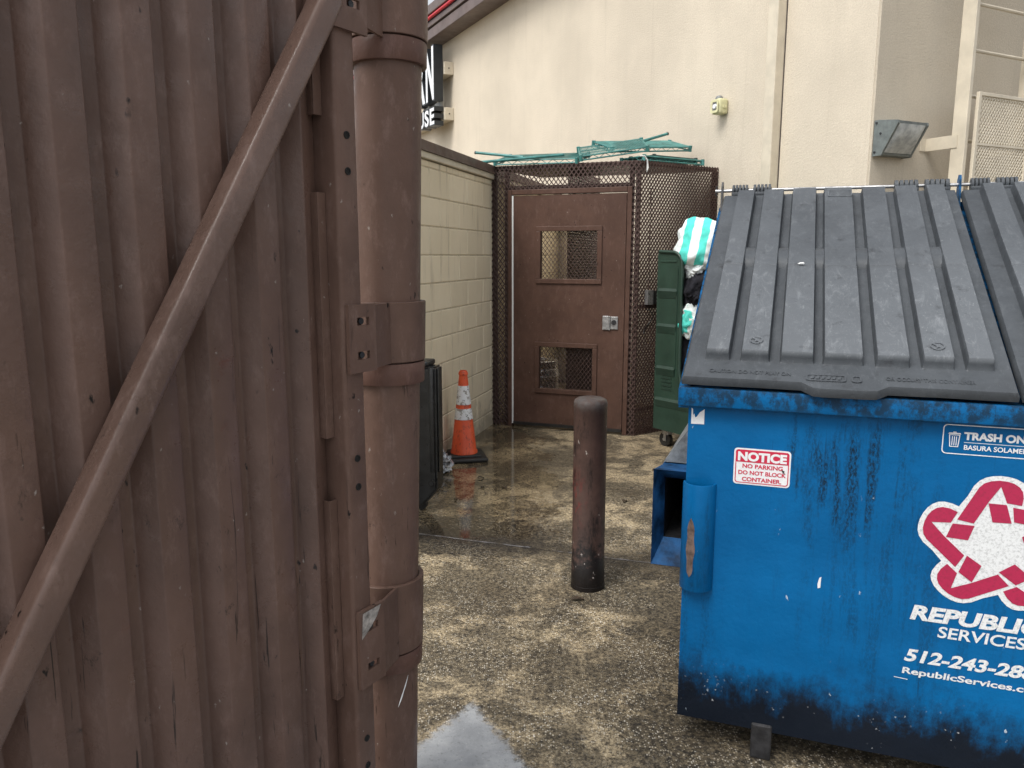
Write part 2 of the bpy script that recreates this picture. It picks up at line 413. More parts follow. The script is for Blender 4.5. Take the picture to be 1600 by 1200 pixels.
M['white_strip'] = simple("plain_white", (0.82, 0.83, 0.82), 0.4, 0, 0.06, 10, 0)
M['leaf'] = simple("dry_leaf", (0.05, 0.032, 0.018), 0.8, 0, 0.4, 40, 0)
tg = NT("prismatic_lens_glass")
tg.bump(tg.math('SINE', tg.math('MULTIPLY', tg.xyz()[0], 600)), 0.25, 0.003)
M['lens'] = tg.fin(tg.mix(tg.ramp(tg.noise(14, 4, 0.6), 0.35, 0.7), (0.30, 0.32, 0.32), (0.52, 0.54, 0.53)), 0.15, 0.0, 0.6)
tb = NT("crumpled_clear_film")
M['film'] = tb.fin(tb.mix(tb.ramp(tb.noise(22, 5, 0.75), 0.4, 0.62), (0.10, 0.10, 0.105), (0.55, 0.56, 0.58)), 0.12, 0.0, 0.8)

# bollard : brown with a greyed cap, a red scuff and a blackened foot
t = NT("battered_brown_bollard_paint")
x_, y_, z_ = t.xyz()
c = t.mix(t.ramp(t.noise(5, 6, 0.7), 0.3, 0.7), (0.042, 0.025, 0.020), (0.074, 0.043, 0.035))
rs = t.math('MULTIPLY', t.ramp(t.noise((16, 16, 8), 6, 0.75, loc=(2, 0, 1)), 0.46, 0.62), t.math('MULTIPLY', t.ramp(z_, 0.28, 0.42), t.ramp(z_, 0.42, 0.62, 1, 0)))
rs = t.math('MULTIPLY', rs, t.ramp(x_, -0.07, 0.0, 1, 0.0))
c = t.mix(rs, c, (0.16, 0.014, 0.012))
bl = t.math('ADD', z_, t.ramp(t.noise(13, 6, 0.75), 0.2, 0.8, -0.22, 0.22))
c = t.mix(t.ramp(bl, 0.12, 0.30, 0.95, 0), c, (0.008, 0.007, 0.0065))
sm = t.ramp(t.noise((17, 17, 5), 6, 0.75, loc=(6, 6, 6)), 0.52, 0.66, 0, 0.8)
c = t.mix(sm, c, (0.009, 0.0075, 0.007))
c = t.mix(t.math('MULTIPLY', t.ramp(z_, 0.84, 0.90), t.ramp(t.noise(28, 5, 0.7), 0.35, 0.6, 0.1, 0.8)), c, (0.075, 0.07, 0.068))
wv = t.voro((30, 30, 15), loc=(2, 7, 4), wob=1.1)
c = t.mix(t.math('MULTIPLY', t.ramp(wv.outputs["Distance"], 0.06, 0.2, 1, 0), t.ramp(t.noise(8, 3, 0.7, loc=(3, 8, 3)), 0.52, 0.58)), c, (0.40, 0.36, 0.33))
t.bump(t.noise(45, 5, 0.7), 0.35, 0.006)
M['bollard'] = t.fin(c, t.ramp(t.noise(12, 4, 0.6), 0.3, 0.7, 0.32, 0.6), 0, 0.2)

# ------------------------------------------------------------------ helpers: meshes
class MB:
    def __init__(self):
        self.bm = bmesh.new()
    def box(self, a, b, bevel=0.0, mat=None, seg=2):
        """axis aligned box from corner a to corner b, optional bevel and transform"""
        r = bmesh.ops.create_cube(self.bm, size=1)
        vs = r['verts']
        cx = [(a[i] + b[i]) / 2 for i in range(3)]
        sz = [abs(b[i] - a[i]) for i in range(3)]
        for v in vs:
            v.co = Vector((v.co.x * sz[0] + cx[0], v.co.y * sz[1] + cx[1], v.co.z * sz[2] + cx[2]))
        if bevel:
            es = list({e for v in vs for e in v.link_edges})
            rr = bmesh.ops.bevel(self.bm, geom=es, offset=min(bevel, min(sz) * 0.45), segments=seg, affect='EDGES', profile=0.5)
            vs = list({v for v in rr['verts']} | {v for v in vs if v.is_valid})
        if mat is not None:
            for v in vs:
                v.co = mat @ v.co
        return self
    def bar(self, p, q, w, h, up=(0, 0, 1), bevel=0.0, seg=2):
        p, q, up = Vector(p), Vector(q), Vector(up)
        d = (q - p); L = d.length; d.normalize()
        s = d.cross(up).normalized(); u = s.cross(d).normalized()
        m = Matrix(((d.x, s.x, u.x, p.x), (d.y, s.y, u.y, p.y), (d.z, s.z, u.z, p.z), (0, 0, 0, 1)))
        return self.box((0, -w / 2, -h / 2), (L, w / 2, h / 2), bevel, m, seg)
    def tube(self, pts, r, n=10, cap=True):
        pts = [Vector(p) for p in pts]
        rings = []
        up = Vector((0, 0, 1))
        for i, p in enumerate(pts):
            d = (pts[min(i + 1, len(pts) - 1)] - pts[max(i - 1, 0)]).normalized()
            a = d.cross(up)
            if a.length < 1e-3:
                a = d.cross(Vector((1, 0, 0)))
            a.normalize(); b = d.cross(a)
            rr = r[i] if isinstance(r, (list, tuple)) else r
            rings.append([self.bm.verts.new(p + (a * math.cos(k * 2 * math.pi / n) + b * math.sin(k * 2 * math.pi / n)) * rr) for k in range(n)])
        for i in range(len(rings) - 1):
            for k in range(n):
                self.bm.faces.new((rings[i][k], rings[i][(k + 1) % n], rings[i + 1][(k + 1) % n], rings[i + 1][k]))
        if cap:
            self.bm.faces.new(rings[0][::-1]); self.bm.faces.new(rings[-1])
        return self
    def lathe(self, prof, n=32, c=(0, 0), cap=True, a0=0, a1=2 * math.pi):
        full = abs(a1 - a0 - 2 * math.pi) < 1e-6
        m = n if full else n + 1
        rings = []
        for r, z in prof:
            rings.append([self.bm.verts.new((c[0] + r * math.cos(a0 + (a1 - a0) * k / n), c[1] + r * math.sin(a0 + (a1 - a0) * k / n), z)) for k in range(m)])
        for i in range(len(rings) - 1):
            for k in range(n):
                self.bm.faces.new((rings[i][k], rings[i][(k + 1) % m], rings[i + 1][(k + 1) % m], rings[i + 1][k]))
        if cap and full:
            if prof[0][0] > 1e-4: self.bm.faces.new(rings[0][::-1])
            if prof[-1][0] > 1e-4: self.bm.faces.new(rings[-1])
        return self
    def prism(self, poly, d0, d1, fn):
        """poly of (u,v) extruded from d0 to d1; fn(u,v,d) -> xyz"""
        a = [self.bm.verts.new(fn(u, v, d0)) for u, v in poly]
        b = [self.bm.verts.new(fn(u, v, d1)) for u, v in poly]
        n = len(poly)
        self.bm.faces.new(a); self.bm.faces.new(b[::-1])
        for i in range(n):
            self.bm.faces.new((a[i], b[i], b[(i + 1) % n], a[(i + 1) % n]))
        return self
    def grid(self, nu, nv, fn):
        g = [[self.bm.verts.new(fn(i / nu, j / nv)) for j in range(nv + 1)] for i in range(nu + 1)]
        for i in range(nu):
            for j in range(nv):
                self.bm.faces.new((g[i][j], g[i + 1][j], g[i + 1][j + 1], g[i][j + 1]))
        return g
    def blob(self, c, rad, amp, fs, seed, sub=4, boxy=False):
        r = bmesh.ops.create_icosphere(self.bm, subdivisions=sub, radius=1)
        for v in r['verts']:
            d = v.co.normalized()
            if boxy:
                pw = 1.0 / (abs(d.x) ** 3.2 + abs(d.y) ** 3.2 + abs(d.z) ** 3.2) ** (1 / 3.2)
            else: pw = 1.0
            o = Vector((seed * 3.1, seed * 1.7, seed))
            k = pw * (1 + amp * (noise.noise(d * fs + o) + 0.6 * abs(noise.noise(d * fs * 2.2 + o)) + 0.3 * noise.noise(d * fs * 5 + o)))
            v.co = Vector((c[0] + d.x * rad[0] * k, c[1] + d.y * rad[1] * k, c[2] + d.z * rad[2] * k))
        return self
    def done(self, name, mat, parent=None, smooth=None, loc=None, rotz=None):
        bmesh.ops.recalc_face_normals(self.bm, faces=self.bm.faces[:])
        if smooth:
            for f in self.bm.faces: f.smooth = True
            for e in self.bm.edges:
                if len(e.link_faces) == 2:
                    e.smooth = e.calc_face_angle(0) < R(smooth)
                else:
                    e.smooth = False
        me = bpy.data.meshes.new(name)
        self.bm.to_mesh(me); self.bm.free()
        me.materials.append(mat)
        o = bpy.data.objects.new(name, me)
        COL.objects.link(o)
        if parent: o.parent = parent
        if loc: o.location = loc
        if rotz: o.rotation_euler = (0, 0, rotz)
        return o

def tag(o, label, cat, group=None):
    o['label'] = label; o['category'] = cat
    if group: o['group'] = group
    return o
def empty(name, loc, rotz, label, cat, group=None):
    o = bpy.data.objects.new(name, None)
    o.empty_display_size = 0.1
    COL.objects.link(o)
    o.location = loc; o.rotation_euler = (0, 0, rotz)
    return tag(o, label, cat, group)

def text_data(body, bold=0.0):
    cu = bpy.data.curves.new("lettering", 'FONT')
    cu.body = body; cu.size = 1; cu.offset = bold; cu.resolution_u = 5
    ob = bpy.data.objects.new("lettering", cu)
    COL.objects.link(ob)
    dg = bpy.context.evaluated_depsgraph_get(); dg.update()
    me = bpy.data.meshes.new_from_object(ob.evaluated_get(dg))
    vs = [tuple(v.co) for v in me.vertices]; fs = [tuple(p.vertices) for p in me.polygons]
    bpy.data.objects.remove(ob); bpy.data.curves.remove(cu); bpy.data.meshes.remove(me)
    return vs, fs

def text_on(body, x0, x1, z0, z1, fn, depth=0.0, bold=0.0, shear=0.0):
    """mesh builder with the text fitted to the rectangle; fn(u, v, d) -> local xyz, d is depth towards the viewer"""
    vs, fs = text_data(body, bold)
    ax = min(v[0] for v in vs); bx = max(v[0] for v in vs); ay = min(v[1] for v in vs); by = max(v[1] for v in vs)
    m = MB()
    def P(v, d):
        u = (v[0] - ax) / (bx - ax); w = (v[1] - ay) / (by - ay)
        return fn(x0 + u * (x1 - x0) + shear * w * (z1 - z0), z0 + w * (z1 - z0), d)
    front = [m.bm.verts.new(P(v, depth)) for v in vs]
    for f in fs:
        try: m.bm.faces.new([front[i] for i in f])
        except ValueError: pass
    if depth:
        bmesh.ops.remove_doubles(m.bm, verts=m.bm.verts[:], dist=1e-5)
        fs0 = m.bm.faces[:]
        r = bmesh.ops.extrude_face_region(m.bm, geom=fs0)
        z = Vector(fn(0, 0, 0)) - Vector(fn(0, 0, depth))
        for v in [g for g in r['geom'] if isinstance(g, bmesh.types.BMVert)]:
            v.co += z
    return m

def rrect(x0, x1, z0, z1, r, n=5):
    out = []
    for cx, cz, a in ((x1 - r, z1 - r, 0), (x0 + r, z1 - r, 90), (x0 + r, z0 + r, 180), (x1 - r, z0 + r, 270)):
        for k in range(n + 1):
            t_ = R(a + 90 * k / n)
            out.append((cx + r * math.cos(t_), cz + r * math.sin(t_)))
    return out
def flat(poly, fn, d, m=None):
    m = m or MB()
    vs_ = [m.bm.verts.new(fn(u, v, d)) for u, v in poly]
    for tri in tessellate_polygon([[Vector((u, v, 0)) for u, v in poly]]):
        m.bm.faces.new([vs_[i] for i in tri])
    return m
def ring_flat(outer, inner, fn, d, m=None):
    m = m or MB()
    a = [m.bm.verts.new(fn(u, v, d)) for u, v in outer]; b = [m.bm.verts.new(fn(u, v, d)) for u, v in inner]
    n = len(a)
    for i in range(n):
        m.bm.faces.new((a[i], a[(i + 1) % n], b[(i + 1) % n], b[i]))
    return m

def mesh_screen(m, u0, u1, z0, z1, fn, cw=0.040, ch=0.052, w=0.0085, th=0.003):
    """expanded metal: real diamond strands clipped to the rectangle; fn(u,z,d)->xyz"""
    nu = int((u1 - u0) / cw) + 1; nz = int((z1 - z0) / ch) + 1
    def strand(a, b):
        # clip to rectangle
        (au, az), (bu, bz) = a, b
        t0, t1 = 0.0, 1.0
        for p, q in ((au - bu, au - u0), (bu - au, u1 - au), (az - bz, az - z0), (bz - az, z1 - az)):
            if abs(p) < 1e-9:
                if q < 0: return
            else:
                r_ = q / p
                if p < 0: t0 = max(t0, r_)
                else: t1 = min(t1, r_)
        if t0 >= t1 - 1e-4: return
        A = (au + (bu - au) * t0, az + (bz - az) * t0); B = (au + (bu - au) * t1, az + (bz - az) * t1)
        d = Vector((B[0] - A[0], B[1] - A[1])); n = Vector((-d.y, d.x)).normalized() * (w / 2)
        pr = [(A[0] + n.x, A[1] + n.y, -th), (A[0] - n.x, A[1] - n.y, th * .3), (B[0] - n.x, B[1] - n.y, th * .3), (B[0] + n.x, B[1] + n.y, -th)]
        vs = [m.bm.verts.new(fn(*q)) for q in pr]
        vs2 = [m.bm.verts.new(fn(q[0], q[1], q[2] + th)) for q in pr]
        m.bm.faces.new(vs2)
        m.bm.faces.new(vs[::-1])
        for i in range(4):
            m.bm.faces.new((vs[i], vs[(i + 1) % 4], vs2[(i + 1) % 4], vs2[i]))
    for i in range(-1, nu + 1):
        for j in range(-1, nz + 1):
            cu, cz = u0 + i * cw, z0 + j * ch
            strand((cu, cz), (cu + cw / 2, cz + ch / 2)); strand((cu + cw / 2, cz + ch / 2), (cu + cw, cz))
            strand((cu, cz + ch), (cu + cw / 2, cz + ch / 2)); strand((cu + cw / 2, cz + ch / 2), (cu + cw, cz + ch))
    return m

# ------------------------------------------------------------------ ground
m = MB()
S = 300
vs = [m.bm.verts.new(p) for p in ((-S, -S, 0), (S, -S, 0), (S, S, 0), (-S, S, 0))]
m.bm.faces.new(vs)
g = m.done("ground", M['ground']); g['kind'] = 'structure'

# ------------------------------------------------------------------ the building (local x along the end wall, y along the long wall)
BANG = math.atan2(0.441, 0.897)
b = empty("restaurant_building", (2.549, 5.697, 0), BANG, "tall cream stucco building with brown eave behind the mesh cage", "building")
MB().box((0, 0, -0.2), (9, 18, 5.12)).done("wall", M['cream'], b)
# end wall skin, its cream darkened for shade, one step proud of the core
MB().box((0.004, -0.02, -0.2), (9, 0.0, 5.12)).done("end_wall", M['cream_shaded'], b)
MB().box((-0.30, -0.35, 4.91), (0.2, 18.3, 5.06), 0.008).done("fascia", M['fascia'], b)
MB().box((-0.27, -0.33, 5.061), (0.2, 18.28, 5.081)).done("fascia_dark_trim", M['fascia2'], b)  # dark trim strip set back between the fascia bands
MB().box((-0.32, -0.37, 5.082), (0.2, 18.32, 5.158), 0.006).done("fascia_band", M['fascia'], b)
MB().box((-0.28, -0.33, 5.156), (0.2, 18.3, 5.239)).done("tube_recess", M['fascia2'], b)
MB().box((-0.36, -0.40, 5.24), (9, 18.4, 5.38), 0.01).done("roof_edge", M['fascia'], b)
MB().tube([(-0.335, -0.30, 5.197), (-0.335, 18.2, 5.197)], 0.026, 10).done("accent_tube", M['red'], b, 40)
d = MB()
d.box((-0.092, 0.86, 0.15), (-0.002, 0.965, 4.86), 0.006)
d.done("downspout", M['cream_metal'], b)
# dark joint beside the downspout
MB().box((-0.003, 0.852, 0.15), (0.02, 0.8595, 4.86)).done("wall_joint", M['fascia2'], b)

def bl(x, y, z):      # building local -> world
    ca, sa = math.cos(BANG), math.sin(BANG)
    return Vector((2.549 + ca * x - sa * y, 5.697 + sa * x + ca * y, z))

# channel letter sign on the long wall
sg = empty("channel_letter_sign", bl(0, 8.2, 3.6), BANG, "black and white raised letter sign high on the cream wall", "sign")
YB = 8.2
def sgf(u, v, dd):    # u runs to the viewer's right = -y of the building
    return (-0.31 - dd, -u, v)
for nm, z0, z1 in (("raceway", 0.76, 0.95), ("raceway", 0.075, 0.265)):
    r_ = MB().box((-0.155, -0.34, z0), (-0.003, 3.2, z1), 0.006)
    o = r_.done(nm, M['cream_metal'], sg)
    MB().tube([(-0.08, -0.338, (z0 + z1) / 2), (-0.08, -0.347, (z0 + z1) / 2)], 0.011, 8).done("screw", M['darksteel'], o)
def letter(ch, u0, u1, z0, z1, bold):
    def f0(u, v, dd): return (-0.165 - dd, -u, v)
    o = text_on(ch, u0 - .02, u1 + .02, z0 - .02, z1 + .02, f0, 0.15, bold * 1.6).done("letter", M['black_metal'], sg)
    text_on(ch, u0, u1, z0, z1, sgf, 0.008, bold).done("letter_face", M['white_acrylic'], o)
letter("R", -0.47, -0.12, 0.38, 1.18, 0.03)
letter("N", -0.07, 0.28, 0.38, 1.18, 0.03)
letter("U", -0.40, -0.20, 0.01, 0.26, 0.03)
letter("S", -0.155, 0.035, 0.01, 0.26, 0.03)
letter("E", 0.085, 0.28, 0.01, 0.26, 0.03)
MB().box((-0.20, -0.26, 0.28), (-0.157, 0.55, 0.36)).done("backing_panel", M['grey_panel'], sg)

# small yellowed sensor
se = empty("security_sensor", bl(0, 1.54, 2.85), BANG, "small yellowed plastic box with white lens on the cream wall", "sensor")
s_ = MB().box((-0.10, -0.055, -0.075), (-0.003, 0.055, 0.055), 0.018, seg=3)
s_.done("housing", M['yellowed'], se, 40)
ring_flat(rrect(-0.05, 0.05, -0.065, 0.045, 0.02), rrect(-0.032, 0.032, -0.045, 0.027, 0.012), lambda u, v, dd: (-0.102 - dd, -u + 0.002, v), 0.012).done("bezel", M['yellowed'], se)
MB().box((-0.103, -0.032, -0.045), (-0.1005, 0.034, 0.027)).done("recess", M['grey_panel'], se)
MB().tube([(-0.10, 0.0, -0.012), (-0.118, 0, -0.012)], [0.022, 0.018], 14).done("lens", M['white_acrylic'], se, 40)
MB().lathe([(0.034, 0.055), (0.034, 0.066), (0.024, 0.082), (0.0, 0.088)], 16, (-0.052, 0.012)).done("dome", M['grey_panel'], se, 40)
MB().box((-0.07, -0.062, -0.03), (-0.03, -0.055, -0.005), 0.003).done("clip", M['yellowed'], se)

# wall pack light on the end wall
# thick visor lip above the lens
wp = empty("wall_pack_light", bl(0.01, -0.02, 2.25), BANG, "grey wall light with sloping ribbed glass on the shaded end wall", "wall light")
def wf(y, z, x): return (x, y, z)
side = [(-0.003, 0.0), (-0.075, 0.0), (-0.085, 0.02), (-0.195, 0.205), (-0.19, 0.225), (-0.04, 0.245), (-0.003, 0.245)]
for ya in (0.0, 0.302):
    MB().prism(side, ya, ya + 0.018, wf).done("side_cheek", M['fixture'], wp)
MB().prism([(-0.003, 0.003), (-0.045, 0.003), (-0.045, 0.242), (-0.003, 0.242)], 0.018, 0.302, wf).prism([(-0.045, 0.215), (-0.19, 0.203), (-0.192, 0.222), (-0.045, 0.240)], 0.018, 0.302, wf).prism([(-0.045, 0.004), (-0.074, 0.004), (-0.082, 0.018), (-0.045, 0.02)], 0.018, 0.302, wf).done("housing", M['fixture'], wp)
lg = MB()
def lensf(u, v):
    z = 0.02 + v * 0.183; base = -0.084 + v * (-0.104)
    bul = -0.028 * math.sin(math.pi * min(1, (1 - v) * 0.9 + 0.1)) * (1 - (2 * u - 1) ** 6)
    return (0.020 + u * 0.28, base + bul, z)
lg.grid(14, 10, lensf)
lg.done("glass_lens", M['lens'], wp, 50)
for bx_, by_, bz_ in ((-0.006, -0.022, 0.226), (-0.006, -0.022, 0.026), (-0.004, -0.06, 0.15)):
    MB().tube([(0.004, by_, bz_), (bx_, by_, bz_)], 0.008, 8).done("bolt", M['darksteel'], wp)
# fixed ladder with a mesh guard on the end wall
ld = empty("roof_ladder", bl(0.575, -0.02, 0.0), BANG, "cream fixed ladder with a locked mesh guard on the end wall", "ladder")
for x0 in (0.0, 0.72):
    MB().box((x0, -0.30, 0.3), (x0 + 0.018, -0.20, 5.9), 0.003).box((x0 - (0.05 if x0 > 0 else 0), -0.305, 0.3), (x0 + 0.032 if x0 == 0 else x0 + 0.018, -0.297, 5.9), 0.002).done("rail", M['cream_metal'], ld)
for k in range(14):
    z = 3.29 + (k - 9) * 0.308
    MB().tube([(0.018, -0.25, z), (0.72, -0.25, z)], 0.013, 8).done("rung", M['cream_metal'], ld, 40)
for z in (2.36, 4.2, 0.9):
    for x0 in (-0.006, 0.738):
        MB().box((x0, -0.25, z - 0.045), (x0 + 0.006, -0.003, z + 0.045)).box((x0 - 0.06 if x0 < 0 else x0, -0.008, z - 0.045), (x0 + 0.0 if x0 < 0 else x0 + 0.07, -0.002, z + 0.045)).done("bracket", M['cream_metal'], ld)
gd = MB()
gd.box((0.07, -0.335, 0.75), (0.10, -0.31, 2.69), 0.003).box((0.665, -0.335, 0.75), (0.695, -0.31, 2.69), 0.003).box((0.10, -0.334, 2.665), (0.665, -0.311, 2.69), 0.003).box((0.10, -0.334, 0.75), (0.665, -0.311, 0.775), 0.003).box((0.10, -0.330, 2.33), (0.665, -0.315, 2.345))
go = gd.done("guard_frame", M['cream_metal'], ld)
mesh_screen(MB(), 0.10, 0.665, 0.775, 2.665, lambda u, z, dd: (u, -0.322 - dd, z), 0.030, 0.042, 0.009, 0.003).done("guard_mesh", M['cream_metal'], go)

# ------------------------------------------------------------------ block wall (local x along the wall, towards the building)
BW = math.atan2(1, 0.287)
bw = empty("block_wall", (-0.179 - 0.003, 7.02, 0), BW, "painted cream cinder block wall with brown metal coping", "wall")
X0, X1 = -3.5, 3.35
blk = MB()
for k in range(12):
    z0 = -0.069 + 0.203 * k
    z1 = min(z0 + 0.203, 2.215)
    x = X0 - (0.2 if k % 2 else 0)
    while x < X1:
        a_, b_ = max(x, X0) + 0.004, min(x + 0.406, X1) - 0.004
        if b_ - a_ > 0.03:
            blk.box((a_, 0.0 + random.uniform(-.0012, .0012), z0 + 0.004), (b_, 0.19, z1 - 0.004), 0.005, seg=1)
        x += 0.406
blk.done("blocks", M['block'], bw)
MB().box((X0 + .01, 0.005, -0.07), (X1 - .01, 0.185, 2.21)).done("mortar", M['mortar'], bw)
MB().box((X0, -0.025, 2.217), (X1, 0.20, 2.265), 0.006).done("trim_board", M['cream_metal'], bw)
MB().box((X0, -0.032, 2.266), (X1, 0.21, 2.335), 0.005).box((X0, -0.040, 2.262), (X1, -0.033, 2.276)).done("coping", M['coping'], bw)

# ------------------------------------------------------------------ mesh cage (local x along the door side, y to the back)
CA = R(-20.58)
cg = empty("mesh_cage", (-0.179, 7.02, 0), CA, "brown expanded metal storage cage with a solid brown door", "cage")
CW, CH = 1.326, 2.33
ca, sa = math.cos(CA), math.sin(CA)
rdw = Vector((0.79, 0.561, 0))
rx = Vector((ca * rdw.x + sa * rdw.y, -sa * rdw.x + ca * rdw.y, 0))     # right panel direction in cage space
RL = rx.length; rx.normalize()
rn = Vector((rx.y, -rx.x, 0))
def front(u, z, dd): return (u, -dd, z)
def right(u, z, dd): return (CW + rx.x * u + rn.x * dd, rx.y * u + rn.y * dd, z)
P = MB()
for x in (0.02, 0.135, CW - 0.075, CW - 0.02):
    P.box((x - 0.02, 0.012, 0.0), (x + 0.02, 0.05, CH - 0.04), 0.003)
P.box((0, 0.010, CH - 0.039), (CW, 0.052, CH), 0.003)
P.box((0.155, 0.013, 2.125), (CW - 0.095, 0.049, 2.155), 0.003)
P.box((0.0, 0.014, 0.02), (0.11, 0.048, 0.05))
P.bar(right(0.02, CH - 0.021, -0.032), right(RL - 0.03, CH - 0.021, -0.032), 0.036, 0.036, bevel=0.003)
P.bar(right(0.02, 0.03, -0.032), right(RL - 0.03, 0.03, -0.032), 0.036, 0.036, bevel=0.003)
P.bar(right(0.02, 1.12, -0.032), right(RL - 0.03, 1.12, -0.032), 0.034, 0.034, bevel=0.003)
P.bar(right(0.02, 0.22, -0.032), right(RL - 0.03, 0.22, -0.032), 0.030, 0.030, bevel=0.003)
P.bar(right(RL - 0.02, 0.0, -0.032), right(RL - 0.02, CH, -0.032), 0.04, 0.04, up=(1, 0, 0), bevel=0.003)
P.done("frame", M['cage'], cg)
ms = MB()
mesh_screen(ms, 0.0, 0.155, 0.0, CH, front)
mesh_screen(ms, CW - 0.095, CW, 0.0, CH, front)
mesh_screen(ms, 0.155, CW - 0.095, 2.125, CH, front)
ms.done("front_mesh", M['cage'], cg)
ms = MB(); mesh_screen(ms, 0.0, RL, 0.0, CH, right, 0.036, 0.046, 0.0115); ms.done("side_mesh", M['cage'], cg)
ms = MB(); mesh_screen(ms, 0.0, 1.15, 0.02, CH, lambda u, z, dd: (0.62 + dd, 0.28 + u * 1.0, z)); ms.done("inner_mesh", M['cage'], cg)
# roof: mesh laid flat
# sheet steel cage lid under the shelving, shaped to shade yet let light in
rr0 = right(RL - 0.03, 0, -0.05)
MB().prism([(0.02, 0.055), (CW - 0.05, 0.055), (rr0[0], rr0[1]), (rr0[0] - 0.35, rr0[1] + 0.05), (0.20, 0.80)], CH - 0.03, CH - 0.022, lambda u, v, d_: (u, v, d_)).done("roof_sheet", M['cage'], cg)
# door frame and door
fr_ = MB().box((0.155, -0.012, 0.0), (0.192, 0.05, 2.122), 0.004).box((1.222, -0.012, 0.0), (1.262, 0.05, 2.122), 0.004).box((0.193, -0.012, 2.078), (1.221, 0.05, 2.122), 0.004)
fr_.done("door_frame", M['door'], cg)
DX0, DX1, DZ0, DZ1 = 0.209, 1.216, 0.022, 2.070
W1 = (0.462, 0.972, 1.352, 1.762); W2 = (0.455, 0.945, 0.372, 0.750)
dm = MB()
y0, y1 = -0.004, 0.036
dm.box((DX0, y0, W1[3]), (DX1, y1, DZ1)).box((DX0, y0, W2[3]), (DX1, y1, W1[2])).box((DX0, y0, DZ0), (DX1, y1, W2[2]))
for wv_ in (W1, W2):
    dm.box((DX0, y0, wv_[2]), (wv_[0], y1, wv_[3])).box((wv_[1], y0, wv_[2]), (DX1, y1, wv_[3]))
bmesh.ops.remove_doubles(dm.bm, verts=dm.bm.verts[:], dist=1e-5)
door = dm.done("door", M['door'], cg)
for wv_ in (W1, W2):
    q = MB()
    for (a_, b_) in (((wv_[0] - .042, wv_[3]), (wv_[1] + .042, wv_[3] + .042)), ((wv_[0] - .042, wv_[2] - .042), (wv_[1] + .042, wv_[2])), ((wv_[0] - .042, wv_[2]), (wv_[0], wv_[3])), ((wv_[1], wv_[2]), (wv_[1] + .042, wv_[3]))):
        q.box((a_[0], y0 - 0.013, a_[1]), (b_[0], y0 - 0.001, b_[1]), 0.004)
    wo_ = q.done("window_trim", M['door'], door)
    mesh_screen(MB(), wv_[0], wv_[1], wv_[2], wv_[3], lambda u, z, dd: (u, 0.016 - dd, z), 0.036, 0.048, 0.0045, 0.002).done("window_mesh", M['cage'], door)
MB().box((0.194, -0.010, 0.03), (0.207, 0.0, 2.07)).done("door_gap_strip", M['white_strip'], cg)  # white strip in the gap between door and frame
# astragal plate and lock
MB().box((1.03, -0.016, 0.92), (1.085, -0.005, 1.04), 0.003).box((1.10, -0.014, 0.925), (1.165, -0.005, 1.035), 0.003).box((1.087, -0.026, 0.918), (1.098, -0.005, 1.04), 0.003).done("lock_plate", M['steel'], door)
lk = MB().tube([(1.132, -0.014, 0.985), (1.132, -0.026, 0.985)], 0.022, 16)
lk.done("lock_cylinder", M['darksteel'], door, 40)
MB().box((DX0, -0.016, 0.024), (DX1, -0.0045, 0.05)).done("door_sweep", M['rubber'], door)
# latch box on the side mesh
def rb(u0, u1, z0, z1, d0, d1):
    q = MB()
    q.prism([(u0, z0), (u1, z0), (u1, z1), (u0, z1)], d0, d1, right)
    return q
lb = rb(0.083, 0.145, 1.14, 1.262, 0.004, 0.045).done("latch_box", M['steel'], cg)
rb(0.146, 0.232, 1.145, 1.255, 0.004, 0.05).done("latch_cover", M['black_plastic'], lb)
for z_h in (1.17, 1.20, 1.23):
    rb(0.18, 0.20, z_h - .007, z_h + .007, 0.05, 0.053).done("latch_screw", M['steel'], lb)
MB().tube([right(0.12 + 0.05 * math.sin(k * 0.35), 1.10 - 0.016 * k, 0.012 + 0.01 * math.sin(k * .5)) for k in range(14)], 0.004, 6).done("cable", M['black_plastic'], cg, 60)
MB().tube([right(0.12 + 0.006 * math.sin(k * 0.9), 1.27 + 0.07 * k, 0.008) for k in range(13)], 0.004, 6).done("cable", M['cage'], cg, 60)
# white plastic tie on the top edge
MB().tube([right(-0.02, 2.36, 0.01), right(0.02, 2.36, 0.02), right(0.05, 2.33, 0.022), right(0.06, 2.27, 0.02), right(0.05, 2.235, 0.022)], [0.004, 0.006, 0.007, 0.010, 0.003], 6).done("plastic_tie", M['white_strip'], cg, 60)

def cl(x, y, z): return Vector((-0.179 + ca * x - sa * y, 7.02 + sa * x + ca * y, z))

# keg inside the cage
kg = empty("beer_keg", (0.30, 8.05, 0), 0.3, "silver steel keg standing inside the cage behind the lower door window", "keg")
kg.scale = (0.95, 0.95, 0.80)
pr = [(0.19, 0.0), (0.20, 0.02), (0.19, 0.06), (0.185, 0.09), (0.203, 0.14), (0.203, 0.19), (0.211, 0.20), (0.203, 0.21), (0.203, 0.38), (0.211, 0.39), (0.203, 0.40), (0.203, 0.46), (0.17, 0.51), (0.05, 0.53), (0.0, 0.53)]
MB().lathe(pr, 32).done("barrel", M['keg'], kg, 50)
MB().lathe([(0.185, 0.49), (0.19, 0.50), (0.195, 0.585), (0.188, 0.59), (0.182, 0.585), (0.178, 0.50)], 32, cap=False).done("handle_ring", M['keg'], kg, 50)

